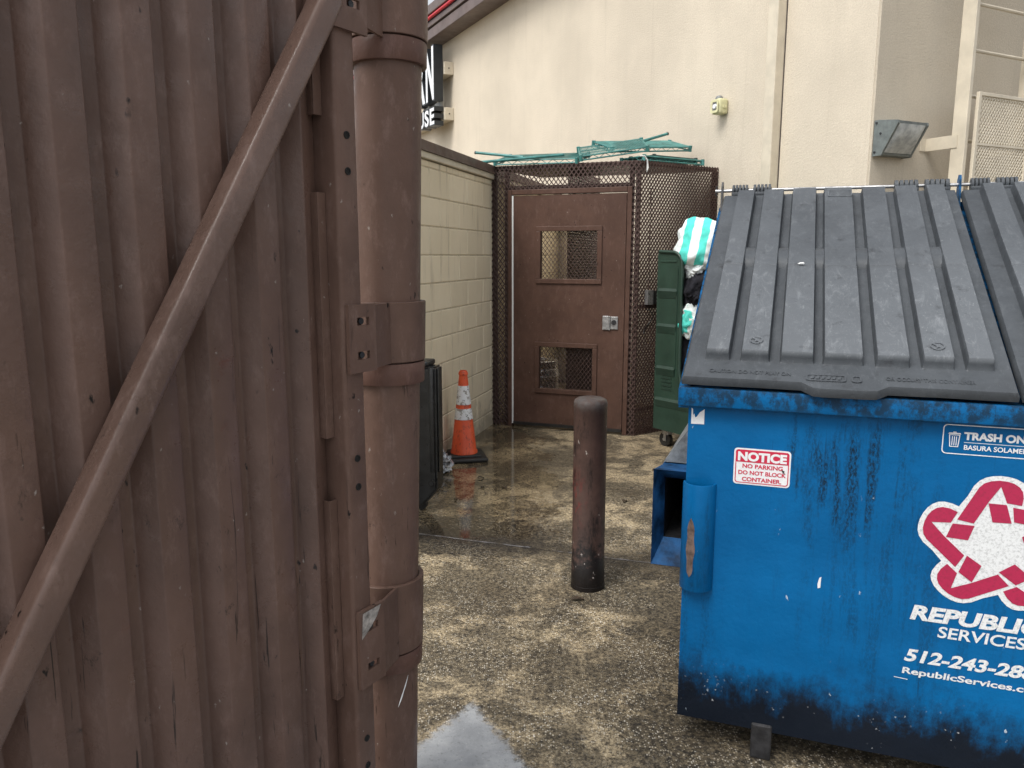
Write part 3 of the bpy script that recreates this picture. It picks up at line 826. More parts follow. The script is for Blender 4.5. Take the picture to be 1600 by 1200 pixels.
# ------------------------------------------------------------------ wire shelving heaped on the cage
def wire_shelf(name, w, d, mat, label, M4, legs=(), group="wire shelves heaped on the cage"):
    root = bpy.data.objects.new(name, None); COL.objects.link(root)
    root.matrix_world = M4
    tag(root, label, "wire shelf", group)
    e = MB()
    for z in (0.0, -0.032):
        for a_, b_ in (((0, 0, z), (w, 0, z)), ((w, 0, z), (w, d, z)), ((w, d, z), (0, d, z)), ((0, d, z), (0, 0, z))):
            e.tube([a_, b_], 0.007, 6)
    nz = int(w / 0.05)
    for y in (0, d):
        e.tube([(k * w / nz, y, -0.032 * (k % 2)) for k in range(nz + 1)], 0.003, 5)
    nz2 = max(2, int(d / 0.05))
    for x in (0, w):
        e.tube([(x, k * d / nz2, -0.032 * (k % 2)) for k in range(nz2 + 1)], 0.003, 5)
    for x, y in ((0, 0), (w, 0), (w, d), (0, d)):
        e.tube([(x, y, -0.04), (x, y, 0.012)], 0.017, 10)
    e.done("edge_frame", mat, root)
    g_ = MB()
    n = int(w / 0.012)
    for k in range(1, n):
        g_.tube([(k * w / n, 0, 0.004), (k * w / n, d, 0.004)], 0.0040, 5)
    for y in (d * .33, d * .66):
        g_.tube([(0, y, -0.003), (w, y, -0.003)], 0.004, 5)
    g_.done("wire_grid", mat, root)
    return root
def frame(p, yaw, pitch=0, roll=0):
    return Matrix.Translation(p) @ Matrix.Rotation(R(yaw), 4, 'Z') @ Matrix.Rotation(R(pitch), 4, 'Y') @ Matrix.Rotation(R(roll), 4, 'X')
wire_shelf("wire_shelf", 0.74, 0.42, M['teal'], "flat teal wire shelf, leftmost on top of the cage", frame((-0.15, 6.99, 2.372), -19, 0.6, 13))
wire_shelf("wire_shelf", 0.56, 0.42, M['teal'], "tilted teal wire shelf leaning up in the middle of the heap", frame((0.58, 6.72, 2.378), -4, -7.5, 17))
wire_shelf("wire_shelf", 0.80, 0.34, M['teal'], "teal wire shelf on top of the heap with its right end raised", frame((0.86, 6.86, 2.465), 22, -3.5, 16))
wire_shelf("wire_shelf", 0.50, 0.30, M['teal_dk'], "dark green wire shelf lying at the right end of the heap", frame((1.22, 6.83, 2.40), 33, 0, 2))
wire_shelf("wire_shelf", 0.70, 0.28, M['teal'], "lowest teal wire shelf lying flat along the right edge of the cage top", frame((1.10, 6.62, 2.37), 34, -0.5, 0))
def pole(label, a_, b_):
    o = MB().tube([a_, b_], 0.0125, 10).done("shelf_post", M['teal'], None, 40)
    tag(o, label, "shelf post", "shelf posts on the cage")
    e_ = MB(); d_ = (Vector(a_) - Vector(b_)).normalized()
    e_.tube([Vector(a_) + d_ * 0.0005, Vector(a_) + d_ * 0.012], 0.0145, 10).done("end_cap", M['black_plastic'], o, 40)
pole("teal shelf post sticking out lowest over the block wall", (-0.355, 6.82, 2.335), (0.45, 6.86, 2.41))
pole("teal shelf post crossing the brown coping behind the lower post", (-0.32, 7.12, 2.46), (0.10, 6.95, 2.40))
pole("teal shelf post pointing up to the right from the heap", (1.39, 7.18, 2.63), (1.00, 7.0, 2.50))

# ------------------------------------------------------------------ gate (local x along the gate away from the viewer, -y towards the viewer)
GA = math.atan2(0.833, 0.553)
gt = empty("steel_gate", (-0.806, 1.27, 0), GA, "open brown corrugated steel gate panel with diagonal tube brace", "gate")
LEAN = 0.0
pn = MB()
pit, k0, k1 = 0.130, -13, 4
prof = []
for k in range(k0, k1 + 2):
    e = -0.018 + pit * k            # right edge of the crest
    prof += [(e - 0.057, -0.040), (e, -0.040), (e + 0.008, 0.0), (e + pit - 0.057 - 0.030, 0.0)]
prof = [p for p in prof if p[0] < 0.585] + [(0.66, 0.0)]
# rounded corners along the profile
rp = []
for i, p in enumerate(prof):
    if 0 < i < len(prof) - 1:
        a_, q_, c_ = Vector(prof[i - 1]), Vector(p), Vector(prof[i + 1])
        r_ = 0.003
        A = q_ + (a_ - q_).normalized() * r_; C = q_ + (c_ - q_).normalized() * r_
        rp += [tuple(A), tuple(A * .25 + q_ * .5 + C * .25), tuple(C)]
    else: rp.append(p)
ZT, ZB = 2.62, 0.09
nzz = 26
cols = [[pn.bm.verts.new((p[0], p[1] + 0.0009 * noise.noise(Vector((p[0] * 5, zz * 3, 0))), ZB + (ZT - ZB) * zz / nzz)) for zz in range(nzz + 1)] for p in rp]
for i in range(len(cols) - 1):
    for j in range(nzz):
        pn.bm.faces.new((cols[i][j], cols[i + 1][j], cols[i + 1][j + 1], cols[i][j + 1]))
pn.done("corrugated_panel", M['gate_panel'], gt, 60)
# back skin gives the sheet its thickness from the other side
MB().box((0.632, -0.085, 0.06), (0.698, -0.005, 2.66), 0.010, seg=3).done("stile", M['gate'], gt, 50)
MB().box((-1.75, 0.005, 2.58), (0.69, 0.055, 2.63), 0.006).box((-1.75, 0.005, 0.06), (0.69, 0.055, 0.11), 0.006).box((-1.75, 0.006, 0.11), (-1.70, 0.054, 2.58), 0.006).done("rear_frame", M['gate'], gt, 50)
# diagonal tube
def brc(s): return 2.074 + 1.628 * (s - 0.588)
off = 0.029
dv = Vector((1, 0, 1.628)).normalized(); nv = Vector((dv.z, 0, -dv.x))
br = MB()
pA = Vector((-0.60, -0.0715, brc(-0.60))) + nv * off; pB = Vector((0.615, -0.0715, brc(0.615))) + nv * off
br.bar(pA, pB, 0.058, 0.057, up=(nv.x, nv.y, nv.z), bevel=0.013, seg=5)
# weld bead at its foot on the stile
br.done("diagonal_brace", M['gate_tube'], gt, 50)
for z0, z1 in ((1.855, 2.58), (1.128, 1.69), (0.463, 0.976)):
    MB().box((0.607, -0.046, z0), (0.6315, -0.0415, z1), 0.0015).box((0.607, -0.0415, z0), (0.611, -0.001, z1), 0.001).done("edge_trim", M['gate'], gt)
holes = ((1.815, 0.0), (1.737, 0), (1.075, 0), (1.005, 0), (0.345, 0), (0.27, 0))
for z, _ in holes:
    MB().lathe([(0.0085, 0), (0.0085, 0.003), (0.006, 0.003), (0.006, 0.001), (0.0, 0.001)], 14).done("bolt_hole", M['dark'], gt)
    o = bpy.context.scene.collection.objects[-1]
    o.rotation_euler = (R(90), 0, 0); o.location = (0.664, -0.0845, z)

# pipe post ; it stands 0.878 along the gate line, leaning very slightly
PX, PY = 0.878, -0.004
ps = empty("gate_post", (-0.3585, 2.0, 0), 0, "round brown steel pipe post carrying the gate hinges", "post")
LX = 0.0262
def pipe(m, prof, n=56):
    rings = [[m.bm.verts.new((LX * z + r * math.cos(k * 2 * math.pi / n), r * math.sin(k * 2 * math.pi / n), z)) for k in range(n)] for r, z in prof]
    for i in range(len(rings) - 1):
        for k in range(n):
            m.bm.faces.new((rings[i][k], rings[i][(k + 1) % n], rings[i + 1][(k + 1) % n], rings[i + 1][k]))
    m.bm.faces.new(rings[0][::-1]); m.bm.faces.new(rings[-1])
    return m
PR = 0.083
pipe(MB(), [(PR, -0.05), (PR, 0.4), (PR, 0.9), (PR, 1.4), (PR, 2.0), (PR, 2.6), (PR - .004, 2.72), (PR - .03, 2.75), (0.01, 2.765)]).done("pipe", M['gate'], ps, 50)
for z0, z1 in ((2.008, 2.062), (1.226, 1.281), (0.438, 0.490)):
    pipe(MB(), [(PR + .001, z0), (PR + .0115, z0 + .0005), (PR + .0125, z0 + .002), (PR + .0125, z1 - .002), (PR + .0115, z1 - .0005), (PR + .001, z1)]).done("stop_ring", M['ring'], ps, 40)
# hinge sleeves belong to the gate; built in world space then moved into gate space
def w2g(v):
    d_ = Vector(v) - Vector((-0.806, 1.27, 0))
    cg_, sg_ = math.cos(GA), math.sin(GA)
    return Vector((cg_ * d_.x + sg_ * d_.y, -sg_ * d_.x + cg_ * d_.y, d_.z))
for z0, z1, ty in ((2.066, 2.26, 0), (1.285, 1.436, 0), (0.494, 0.690, 1)):
    q = MB()
    n = 56
    rs_ = [[q.bm.verts.new(w2g((-0.3585 + LX * z + r * math.cos(k * 2 * math.pi / n), 2.0 + r * math.sin(k * 2 * math.pi / n), z))) for k in range(n)] for r, z in ((PR + .002, z0), (PR + .0125, z0), (PR + .0138, z0 + .0015), (PR + .0138, z1 - .0015), (PR + .0125, z1), (PR + .002, z1))]
    for i in range(5):
        for k in range(n):
            q.bm.faces.new((rs_[i][k], rs_[i][(k + 1) % n], rs_[i + 1][(k + 1) % n], rs_[i + 1][k]))
    sl = q.done("hinge_sleeve", M['gate'], gt, 40)
    # flat tab with two slots, lapping over the stile
    cz = (z0 + z1) / 2 - (0.012 if z0 > 2 else 0); hz = (z1 - z0) / 2 + (0.020 if z0 > 2 else 0.004)
    cx_ = w2g((-0.3585 + LX * cz, 2.0, cz)).x
    T = MB()
    xa, xb = 0.640, 0.728
    if z0 > 2: xa = 0.615
    sw, sh = 0.020, 0.0095
    sx = 0.686
    def tf(u, v, dd): return (u, -0.087 - dd, v)
    zs = (cz + hz * 0.5, cz - hz * 0.5)
    edges_z = [cz - hz, zs[1] - sh, zs[1] + sh, zs[0] - sh, zs[0] + sh, cz + hz]
    for i in range(5):
        za, zb = edges_z[i], edges_z[i + 1]
        if i in (1, 3):
            T.prism([(xa, za), (sx - sw, za), (sx - sw, zb), (xa, zb)], 0, 0.010, tf)
            T.prism([(sx + sw, za), (xb, za), (xb, zb), (sx + sw, zb)], 0, 0.010, tf)
        else:
            T.prism([(xa, za), (sx - sw, za), (sx + sw, za), (xb, za), (xb, zb), (sx + sw, zb), (sx - sw, zb), (xa, zb)], 0, 0.010, tf)
    bmesh.ops.remove_doubles(T.bm, verts=T.bm.verts[:], dist=1e-5)
    tabo = T.done("hinge_tab", M['gate'], sl)
    # strap running from the tab to the round of the sleeve
    MB().bar((xb - 0.002, -0.090, cz), (0.806, -0.066, cz), z1 - z0, 0.008, up=(0.29, -0.957, 0)).done("hinge_strap", M['gate'], sl)
    for z in zs:
        MB().tube([tf(sx, z, 0.001), tf(sx, z, 0.004)], 0.008, 10).done("bolt_end", M['darksteel'], sl)
    if ty:
        flat([(xa + .006, cz + .03), (xa + .012, cz + hz - .006), (xa + .075, cz + hz - .004), (xa + .06, cz + hz - .03), (xa + .03, cz + .045)], tf, 0.0112).done("scraped_patch", M['bare'], tabo)
# white scratch on the lower pipe
sc_ = MB()
pts = []
for k in range(7):
    a_ = R(-62 + k * 3.6); z = 0.335 + 0.014 * k
    pts.append((LX * z + (PR + .0006) * math.cos(a_), (PR + .0006) * math.sin(a_), z))
sc_.tube(pts, [0.0004, 0.0016, 0.0022, 0.0015, 0.002, 0.0012, 0.0004], 5)
sc_.done("scratch", M['white_strip'], ps)

# ------------------------------------------------------------------ bollard
bo = empty("bollard", (0.36, 3.459, 0), 0, "short battered brown steel bollard standing in front of the cage door", "bollard")
MB().lathe([(0.080, 0.0), (0.080, 0.02), (0.0785, 0.021), (0.0785, 0.13), (0.0765, 0.132), (0.0765, 0.868), (0.0772, 0.870), (0.0770, 0.890), (0.073, 0.902), (0.060, 0.910), (0.030, 0.915), (0.0, 0.916)], 44).done("post", M['bollard'], bo, 50)

# ------------------------------------------------------------------ traffic cone
cn = empty("traffic_cone", (-0.372, 5.80, 0), R(12), "dirty orange traffic cone with two white bands by the block wall", "traffic cone")
MB().box((-0.165, -0.165, 0.0), (0.165, 0.165, 0.035), 0.022, seg=3).box((-0.12, -0.12, 0.03), (0.12, 0.12, 0.05), 0.02, seg=2).done("base", M['rubber'], cn, 50)
MB().lathe([(0.105, 0.048), (0.105, 0.062), (0.096, 0.075), (0.0316, 0.655), (0.036, 0.657), (0.036, 0.672), (0.026, 0.69), (0.020, 0.69), (0.02, 0.66)], 36).done("cone_body", M['cone'], cn, 40)
def cr_(z): return 0.096 - (z - 0.075) * (0.096 - 0.0316) / 0.58
for z0, z1 in ((0.43, 0.575), (0.315, 0.40)):
    MB().lathe([(cr_(z0) + .0005, z0), (cr_(z0) + .0025, z0 + .001), (cr_(z1) + .0025, z1 - .001), (cr_(z1) + .0005, z1)], 36, cap=False).done("reflective_band", M['band'], cn, 40)

# crumpled film and black bin
bag = MB().blob((0, 0, 0.075), (0.095, 0.13, 0.085), 0.55, 2.6, 4, 4)
for v in bag.bm.verts: v.co.z = max(0.004, v.co.z)
o = bag.done("plastic_bag", M['film'], None, 25, (-0.56, 5.44, 0), 0.4)
tag(o, "crumpled clear plastic bag on the wet ground beside the traffic cone", "bag")
bn = empty("plastic_bin", (-0.455, 4.50, 0), R(-14), "tall narrow black plastic bin standing behind the gate post", "bin")
q = MB()
prf = [(0.0, 0.15), (-0.09, 0.045), (-0.52, 0.045), (-0.56, 0.12), (-0.56, 0.90), (0.0, 0.90)]
q.prism(prf, 0.0, 0.13, lambda u, v, d_: (u, d_, v))
bmesh.ops.bevel(q.bm, geom=q.bm.edges[:], offset=0.012, segments=3, affect='EDGES')
q.done("tub", M['black_plastic'], bn, 40)
MB().box((-0.57, -0.010, 0.900), (-0.045, 0.14, 0.935), 0.012, seg=3).box((-0.040, -0.008, 0.26), (-0.012, -0.001, 0.895), 0.006).box((0.001, 0.03, 0.25), (0.008, 0.10, 0.895), 0.004).done("rim", M['black_plastic'], bn, 40)
MB().tube([(-0.03, 0.0, 0.19), (-0.03, -0.012, 0.19)], 0.022, 16).done("drain_hole", M['dark'], bn, 40)
MB().tube([(-0.03, -0.0125, 0.19), (-0.03, -0.02, 0.19)], 0.012, 12).done("drain_plug", M['black_plastic'], bn, 40)
for u in (-0.12, -0.45):
    MB().tube([(u, 0.045, 0.03), (u, 0.085, 0.03)], 0.03, 14).done("caster", M['rubber'], bn, 40)

# ------------------------------------------------------------------ green linen cart (local x towards the open side, y to the right)
CX = math.atan2(-0.808, 0.59)
ct = empty("linen_cart", (1.165, 6.218, 0), CX, "tall dark green plastic laundry cart overflowing with towels", "cart")
sp = [(0.0, 0.15), (0.62, 0.14), (0.63, 0.42), (0.33, 0.47), (0.285, 0.53), (0.262, 0.66), (0.258, 1.44)]
for k in range(1, 8):
    a_ = R(90 * k / 8); sp.append((0.158 + 0.10 * math.cos(a_), 1.48 + 0.10 * math.sin(a_)))
sp += [(0.02, 1.585), (0.0, 1.57)]
CWD = 0.70
def cf_(u, v, d_): return (u, d_, v)
for y0_, y1_ in ((0.0, 0.022), (CWD - 0.022, CWD)):
    q = MB(); q.prism(sp, y0_, y1_, cf_); sidep = q.done("side_panel", M['green'], ct)
    if y0_ == 0.0:
        rim = MB()
        pts = [(u, -0.004, v) for u, v in sp[1:-1]]
        rim.tube(pts, 0.013, 8)
        rim.done("rim", M['green'], sidep, 60)
        for z in (1.275, 0.995, 0.655, 0.395):
            L_ = 0.215 if z > 0.6 else 0.58
            MB().prism([(-0.003, z - 0.055), (-0.014, z), (-0.0005, z + 0.022), (-0.0005, z - 0.055)], 0.02, L_, lambda u, v, d_: (d_, u, v)).done("ledge", M['green_dk'], sidep)
        MB().box((0.03, -0.005, 1.50), (0.2, -0.001, 1.515), 0.002).box((0.205, -0.006, 0.66), (0.220, -0.001, 1.46), 0.002).done("moulding", M['green'], sidep)
        for k in range(4):
            MB().box((0.075, -0.004, 0.575 - 0.03 * k), (0.185, -0.001, 0.59 - 0.03 * k)).done("embossed_line", M['green_dk'], sidep)
MB().box((0.0, 0.0225, 0.16), (0.022, CWD - 0.0225, 1.56)).done("back_panel", M['green'], ct)
MB().box((0.023, 0.0225, 0.15), (0.60, CWD - 0.0225, 0.18)).box((0.60, 0.0225, 0.15), (0.622, CWD - 0.0225, 0.42)).done("tub", M['green'], ct)
for x, y in ((0.08, 0.08), (0.54, 0.08), (0.08, 0.62), (0.54, 0.62)):
    w_ = MB().tube([(x - 0.005, y - 0.018, 0.058), (x - 0.005, y + 0.018, 0.058)], 0.058, 20)
    w_ = w_.done("caster", M['rubber'], ct, 40)
    MB().box((x - 0.025, y - 0.03, 0.10), (x + 0.04, y + 0.03, 0.148), 0.004).box((x - 0.012, y - 0.026, 0.045), (x + 0.016, y - 0.021, 0.11)).box((x - 0.012, y + 0.021, 0.045), (x + 0.016, y + 0.026, 0.11)).tube([(x - 0.005, y - 0.0275, 0.058), (x - 0.005, y + 0.0275, 0.058)], 0.014, 10).done("caster_fork", M['steel'], w_)

def cloth(name, c, rad, amp, fs, seed, mat, label, cat, rot=(0, 0, 0)):
    q = MB().blob((0, 0, 0), rad, amp, fs, seed, 5, True)
    o_ = q.done(name, mat, None, 75)
    o_.location = c; o_.rotation_euler = tuple(R(v) for v in rot)
    tag(o_, label, cat)
    return o_
cloth("striped_towel", (1.52, 6.12, 1.60), (0.20, 0.24, 0.185), 0.20, 1.2, 2, M['stripes'], "turquoise and white striped towel piled on top of the green cart", "towel", (0, 30, 20))
cloth("white_towel", (1.455, 6.045, 1.47), (0.095, 0.10, 0.075), 0.35, 1.6, 9, M['white_cloth'], "white towel hanging over the black garment in the cart", "towel", (10, -28, 15))
cloth("black_garment", (1.425, 6.01, 1.31), (0.07, 0.11, 0.135), 0.35, 1.7, 5, M['black_cloth'], "black garment hanging down inside the green cart", "garment", (0, 22, 10))
cloth("striped_towel", (1.465, 6.06, 1.05), (0.11, 0.14, 0.155), 0.25, 1.5, 13, M['stripes'], "lower turquoise and white striped towel below the black garment", "towel", (30, -15, 75))
cloth("laundry_heap", (1.595, 6.222, 0.82), (0.20, 0.27, 0.60), 0.22, 1.9, 21, M['black_cloth'], "heap of dark laundry filling the green cart beneath the towels", "laundry", (0, 0, math.degrees(CX)))

# ------------------------------------------------------------------ dumpster (local x along the front, y to the back)
TH = 0.346
dp = empty("front_load_dumpster", (0.531, 2.269, 0), -TH, "blue steel dumpster with two ribbed black lids and white lettering", "dumpster")
DW, DD = 1.735, 1.06
def dside(y, z, x): return (x, y, z)
q = MB()
q.prism([(0.0, 0.095), (DD - 0.06, 0.095), (DD, 0.2), (DD, 1.72), (0.0, 1.135)], 0.0, DW, dside)
# shallow stiffening break on the long front
body = q.done("body", M['blue'], dp)
rm = MB()
rm.box((-0.028, -0.038, 1.112), (DW + 0.028, -0.001, 1.168), 0.005)
for x0_, x1_ in ((-0.03, -0.001), (DW + 0.001, DW + 0.03)):
    rm.prism([(-0.001, 1.100), (DD, 1.685), (DD, 1.748), (-0.001, 1.165)], x0_, x1_, dside)
rm.box((-0.028, DD + 0.001, 1.68), (DW + 0.028, DD + 0.032, 1.752), 0.005)
rm.done("rim", M['blue'], dp, 40)
# skids
for x in (0.228, DW - 0.29):
    MB().box((x, -0.006, 0.0), (x + 0.062, 0.07, 0.118), 0.006).done("skid", M['darksteel'], dp)
    MB().box((x, DD - 0.2, 0.0), (x + 0.062, DD - 0.1, 0.094), 0.006).done("skid", M['darksteel'], dp)
# corner guards (half round sleeves) on the front corners
for cxg in (0.042, DW - 0.042):
    q = MB()
    q.lathe([(0.049, 0.535), (0.0505, 0.537), (0.0505, 0.868), (0.049, 0.872), (0.044, 0.872), (0.044, 0.535)], 24, (cxg, 0.008), cap=False, a0=R(180), a1=R(360))
    cgd = q.done("corner_guard", M['blue'], dp, 40)
    if cxg < 0.5:
        wpz = MB()
        nA, nZ = 8, 14
        def wfn(u, v):
            tz = -1 + 2 * v; wv2 = math.sqrt(max(0, 1 - tz * tz)) * (1 + 0.15 * math.sin(v * 17))
            a_ = R(250 + (u - 0.5) * 30 * wv2)
            return (cxg + 0.0511 * math.cos(a_), 0.008 + 0.0511 * math.sin(a_), 0.675 + tz * 0.095)
        wpz.grid(nA, nZ, wfn)
        wpz.done("worn_patch", M['rust'], cgd, 60)
# fork pockets
for sgn, xs in ((1, 0.0), (-1, DW)):
    def px(x): return xs + sgn * x
    q = MB()
    out = [(-0.108, 0.570), (-0.001, 0.570), (-0.001, 0.885), (-0.108, 0.885)]
    inn = [(-0.080, 0.640), (-0.001, 0.640), (-0.001, 0.842), (-0.080, 0.842)]
    A = [q.bm.verts.new((px(u), 0.055, v)) for u, v in out]
    B = [q.bm.verts.new((px(u), 0.125, v)) for u, v in inn]
    C2 = [q.bm.verts.new((px(u), DD - 0.08, v)) for u, v in inn]
    D2 = [q.bm.verts.new((px(u * 0.86), 0.14, 0.59 + (v - 0.57) * 0.92)) for u, v in out]
    E2 = [q.bm.verts.new((px(u * 0.86), DD - 0.08, 0.59 + (v - 0.57) * 0.92)) for u, v in out]
    for i in range(4):
        j = (i + 1) % 4
        q.bm.faces.new((A[i], A[j], B[j], B[i]))
        q.bm.faces.new((A[i], D2[i], D2[j], A[j])); q.bm.faces.new((D2[i], E2[i], E2[j], D2[j]))
    pk = q.done("fork_pocket", M['blue_worn'], dp)
    q = MB()
    Bq = [q.bm.verts.new((px(u), 0.126, v)) for u, v in inn]; Cq = [q.bm.verts.new((px(u), DD - 0.08, v)) for u, v in inn]
    for i in range(4):
        q.bm.faces.new((Bq[i], Cq[i], Cq[(i + 1) % 4], Bq[(i + 1) % 4]))
    q.bm.faces.new(Cq)
    q.done("pocket_tunnel", M['darksteel'], pk)
    q = MB()
    q.prism([(-0.092, 0.884), (-0.002, 0.884), (-0.002, 1.02)], 0.16, DD - 0.08, lambda u, v, d_: (px(u), d_, v))
    q.done("gusset", M['worn'], pk)

# lids -----------------------------------------------------------------------
LW = 0.856
FY, FZ, BY, BZ = -0.045, 1.190, 1.055, 1.784
Lv = Vector((0, BY - FY, BZ - FZ)); LL = Lv.length; Lv.normalize(); Ln = Vector((0, -Lv.z, Lv.y))
pads = [(0.070, 0.146), (0.188, 0.276), (0.317, 0.418), (0.453, 0.570), (0.613, 0.707), (0.748, 0.834), (0.873, 0.944)]
HP = 0.033
def sm(a_, b_, x):
    t_ = min(1, max(0, (x - a_) / (b_ - a_))); return t_ * t_ * (3 - 2 * t_)
def lid_h(q_, r_):
    h = 0.0
    for a_, b_ in pads:
        h = max(h, sm(a_ - 0.0045, a_ + 0.0015, q_) * (1 - sm(b_ - 0.0015, b_ + 0.0045, q_)))
    endm = sm(0.074, 0.086, r_) * (1 - sm(0.985, 0.995, r_))
    h = h * endm * HP
    # humps that cross the channels half way up
    if 0.146 < q_ < 0.873:
        hp = 1 - ((r_ - 0.58) / 0.05) ** 2
        if hp > 0: h = max(h, 0.026 * math.sqrt(hp))
    # crease at mid length
    h -= 0.0025 * math.exp(-((r_ - 0.50) / 0.003) ** 2) if h > 0.02 else 0
    return h
def build_lid(x0_):
    qs = [0.0, 0.006, 0.03]
    for a_, b_ in pads:
        qs += [a_ - 0.0045, a_ - 0.0025, a_ - 0.0005, a_ + 0.0015, (a_ * 2 + b_) / 3, (a_ + 2 * b_) / 3, b_ - 0.0015, b_ + 0.0005, b_ + 0.0025, b_ + 0.0045]
    qs += [0.97, 0.994, 1.0]
    rs2 = [0.0, 0.004, 0.02, 0.045, 0.068, 0.0735, 0.0765, 0.080, 0.0835, 0.0865, 0.09, 0.102, 0.16, 0.24, 0.32, 0.40, 0.46, 0.492, 0.497, 0.5, 0.503, 0.508] + [0.526 + 0.0085 * k for k in range(14)] + [0.66, 0.74, 0.82, 0.9, 0.97, 0.984, 0.99, 0.996, 1.0]
    qd = MB()
    def pos(q_, r_, h):
        y = r_ * LL
        tab = 0.026 * sm(0.385, 0.43, q_) * (1 - sm(0.60, 0.645, q_)) * (1 - sm(0.0, 0.05, r_))
        sag = -0.006 * math.sin(math.pi * q_) * math.sin(math.pi * r_)
        edge = -0.010 if (r_ <= 0 or q_ <= 0 or q_ >= 1) else 0.0
        wob = 0.003 * noise.noise(Vector((q_ * 4 + x0_, r_ * 4, 1)))
        # lid narrows a little towards the hinge
        xx = x0_ + LW * (q_ + 0.012 * (0.5 - q_) * r_)
        return Vector((xx, FY, FZ)) + Lv * (y - tab) + Ln * (0.012 + h + edge + sag + wob)
    g2 = [[qd.bm.verts.new(pos(a_, b_, lid_h(a_, b_))) for b_ in rs2] for a_ in qs]
    for i in range(len(qs) - 1):
        for j in range(len(rs2) - 1):
            qd.bm.faces.new((g2[i][j], g2[i + 1][j], g2[i + 1][j + 1], g2[i][j + 1]))
    # turned down skirt
    loop = [(i, 0) for i in range(len(qs))] + [(len(qs) - 1, j) for j in range(1, len(rs2))] + [(i, len(rs2) - 1) for i in range(len(qs) - 2, -1, -1)] + [(0, j) for j in range(len(rs2) - 2, 0, -1)]
    lo = [qd.bm.verts.new(g2[i][j].co - Ln * 0.016) for i, j in loop]
    for k in range(len(loop)):
        i, j = loop[k]; i2, j2 = loop[(k + 1) % len(loop)]
        qd.bm.faces.new((g2[i][j], g2[i2][j2], lo[(k + 1) % len(loop)], lo[k]))
    ld_ = qd.done("lid", M['lid'], dp, 38)
    def lf(u, v, d_):       # u across, v up the slope (m), d height
        return Vector((x0_ + u, FY, FZ)) + Lv * v + Ln * (0.0125 + d_)
    # embossed words on the front flange
    text_on("CAUTION DO NOT PLAY ON", 0.075, 0.30, 0.030, 0.046, lf, 0.0012, 0.01).done("embossing", M['lid'], ld_)
    text_on("OR OCCUPY THIS CONTAINER", 0.545, 0.76, 0.030, 0.046, lf, 0.0012, 0.01).done("embossing", M['lid'], ld_)
    em = ring_flat(rrect(0.34, 0.445, 0.012, 0.042, 0.008), rrect(0.345, 0.440, 0.016, 0.038, 0.006), lf, 0.003)
    ring_flat(rrect(0.458, 0.484, 0.012, 0.042, 0.008), rrect(0.463, 0.479, 0.016, 0.038, 0.006), lf, 0.003, em)
    for k in range(6):
        flat([(0.352 + k * 0.014, 0.02), (0.360 + k * 0.014, 0.02), (0.363 + k * 0.014, 0.034), (0.355 + k * 0.014, 0.034)], lf, 0.003, em)
    em.done("embossing", M['lid'], ld_)
    # warning roundels on two of the pads, and a data plate near the hinge
    for u in (0.232, 0.79):
        cq, cr2 = u * LW, 0.155
        c0 = [(cq + 0.019 * math.cos(k * math.pi / 12), cr2 + 0.019 * math.sin(k * math.pi / 12)) for k in range(24)]
        c1 = [(cq + 0.015 * math.cos(k * math.pi / 12), cr2 + 0.015 * math.sin(k * math.pi / 12)) for k in range(24)]
        e2 = ring_flat(c0, c1, lf, HP + 0.003)
        flat([(cq - .012, cr2 + .008), (cq - .008, cr2 + .012), (cq + .012, cr2 - .008), (cq + .008, cr2 - .012)], lf, HP + 0.003, e2)
        flat([(cq - .004, cr2 - .010), (cq + .001, cr2 - .010), (cq + .004, cr2 + .006), (cq - .001, cr2 + .006)], lf, HP + 0.0032, e2)
        e2.done("roundel", M['lid'], ld_)
    u0_ = 0.468 * LW; v0_ = 0.915 * LL
    e3 = ring_flat(rrect(u0_, u0_ + 0.085, v0_, v0_ + 0.055, 0.006), rrect(u0_ + .004, u0_ + 0.081, v0_ + .004, v0_ + 0.051, 0.005), lf, HP + 0.003)
    for k in range(4):
        flat([(u0_ + 0.012, v0_ + 0.01 + k * 0.010), (u0_ + 0.073, v0_ + 0.01 + k * 0.010), (u0_ + 0.073, v0_ + 0.014 + k * 0.010), (u0_ + 0.012, v0_ + 0.014 + k * 0.010)], lf, HP + 0.003, e3)
    e3.done("data_plate", M['lid'], ld_)
    # hinge knuckles round the rod
    for a_, b_ in ((0.035, 0.100), (0.118, 0.190), (0.640, 0.725), (0.745, 0.832)):
        kq = MB()
        n = 5
        for k in range(n):
            xa_ = x0_ + a_ + (b_ - a_) * k / n; w2 = (b_ - a_) / n
            kq.tube([(xa_ + 0.001, RODY, RODZ), (xa_ + 0.002, RODY, RODZ), (xa_ + w2 * .94 - .002, RODY, RODZ), (xa_ + w2 * .94 - .001, RODY, RODZ)], [0.015, 0.0235, 0.0235, 0.015], 12)
        kq.tube([(x0_ + a_, RODY, RODZ), (x0_ + b_, RODY, RODZ)], 0.011, 10)
        kq.box((x0_ + a_, RODY - 0.03, RODZ - 0.022), (x0_ + b_, RODY, RODZ - 0.008), 0.003)
        kq.done("hinge_knuckle", M['lid'], ld_, 40)
    if x0_ < 0.5:
        sp_ = MB().blob((0, 0, 0), (0.010, 0.006, 0.003), 0.5, 2, 3, 2)
        o_ = sp_.done("bird_dropping", M['white_strip'], ld_, 60); o_.location = lf(0.315, 0.62, HP + 0.001)
    return ld_
RODY, RODZ = 1.078, 1.816
build_lid(-0.018)
build_lid(0.846)
MB().tube([(-0.05, RODY, RODZ), (DW + 0.05, RODY, RODZ)], 0.007, 10).done("hinge_rod", M['steel'], dp, 40)
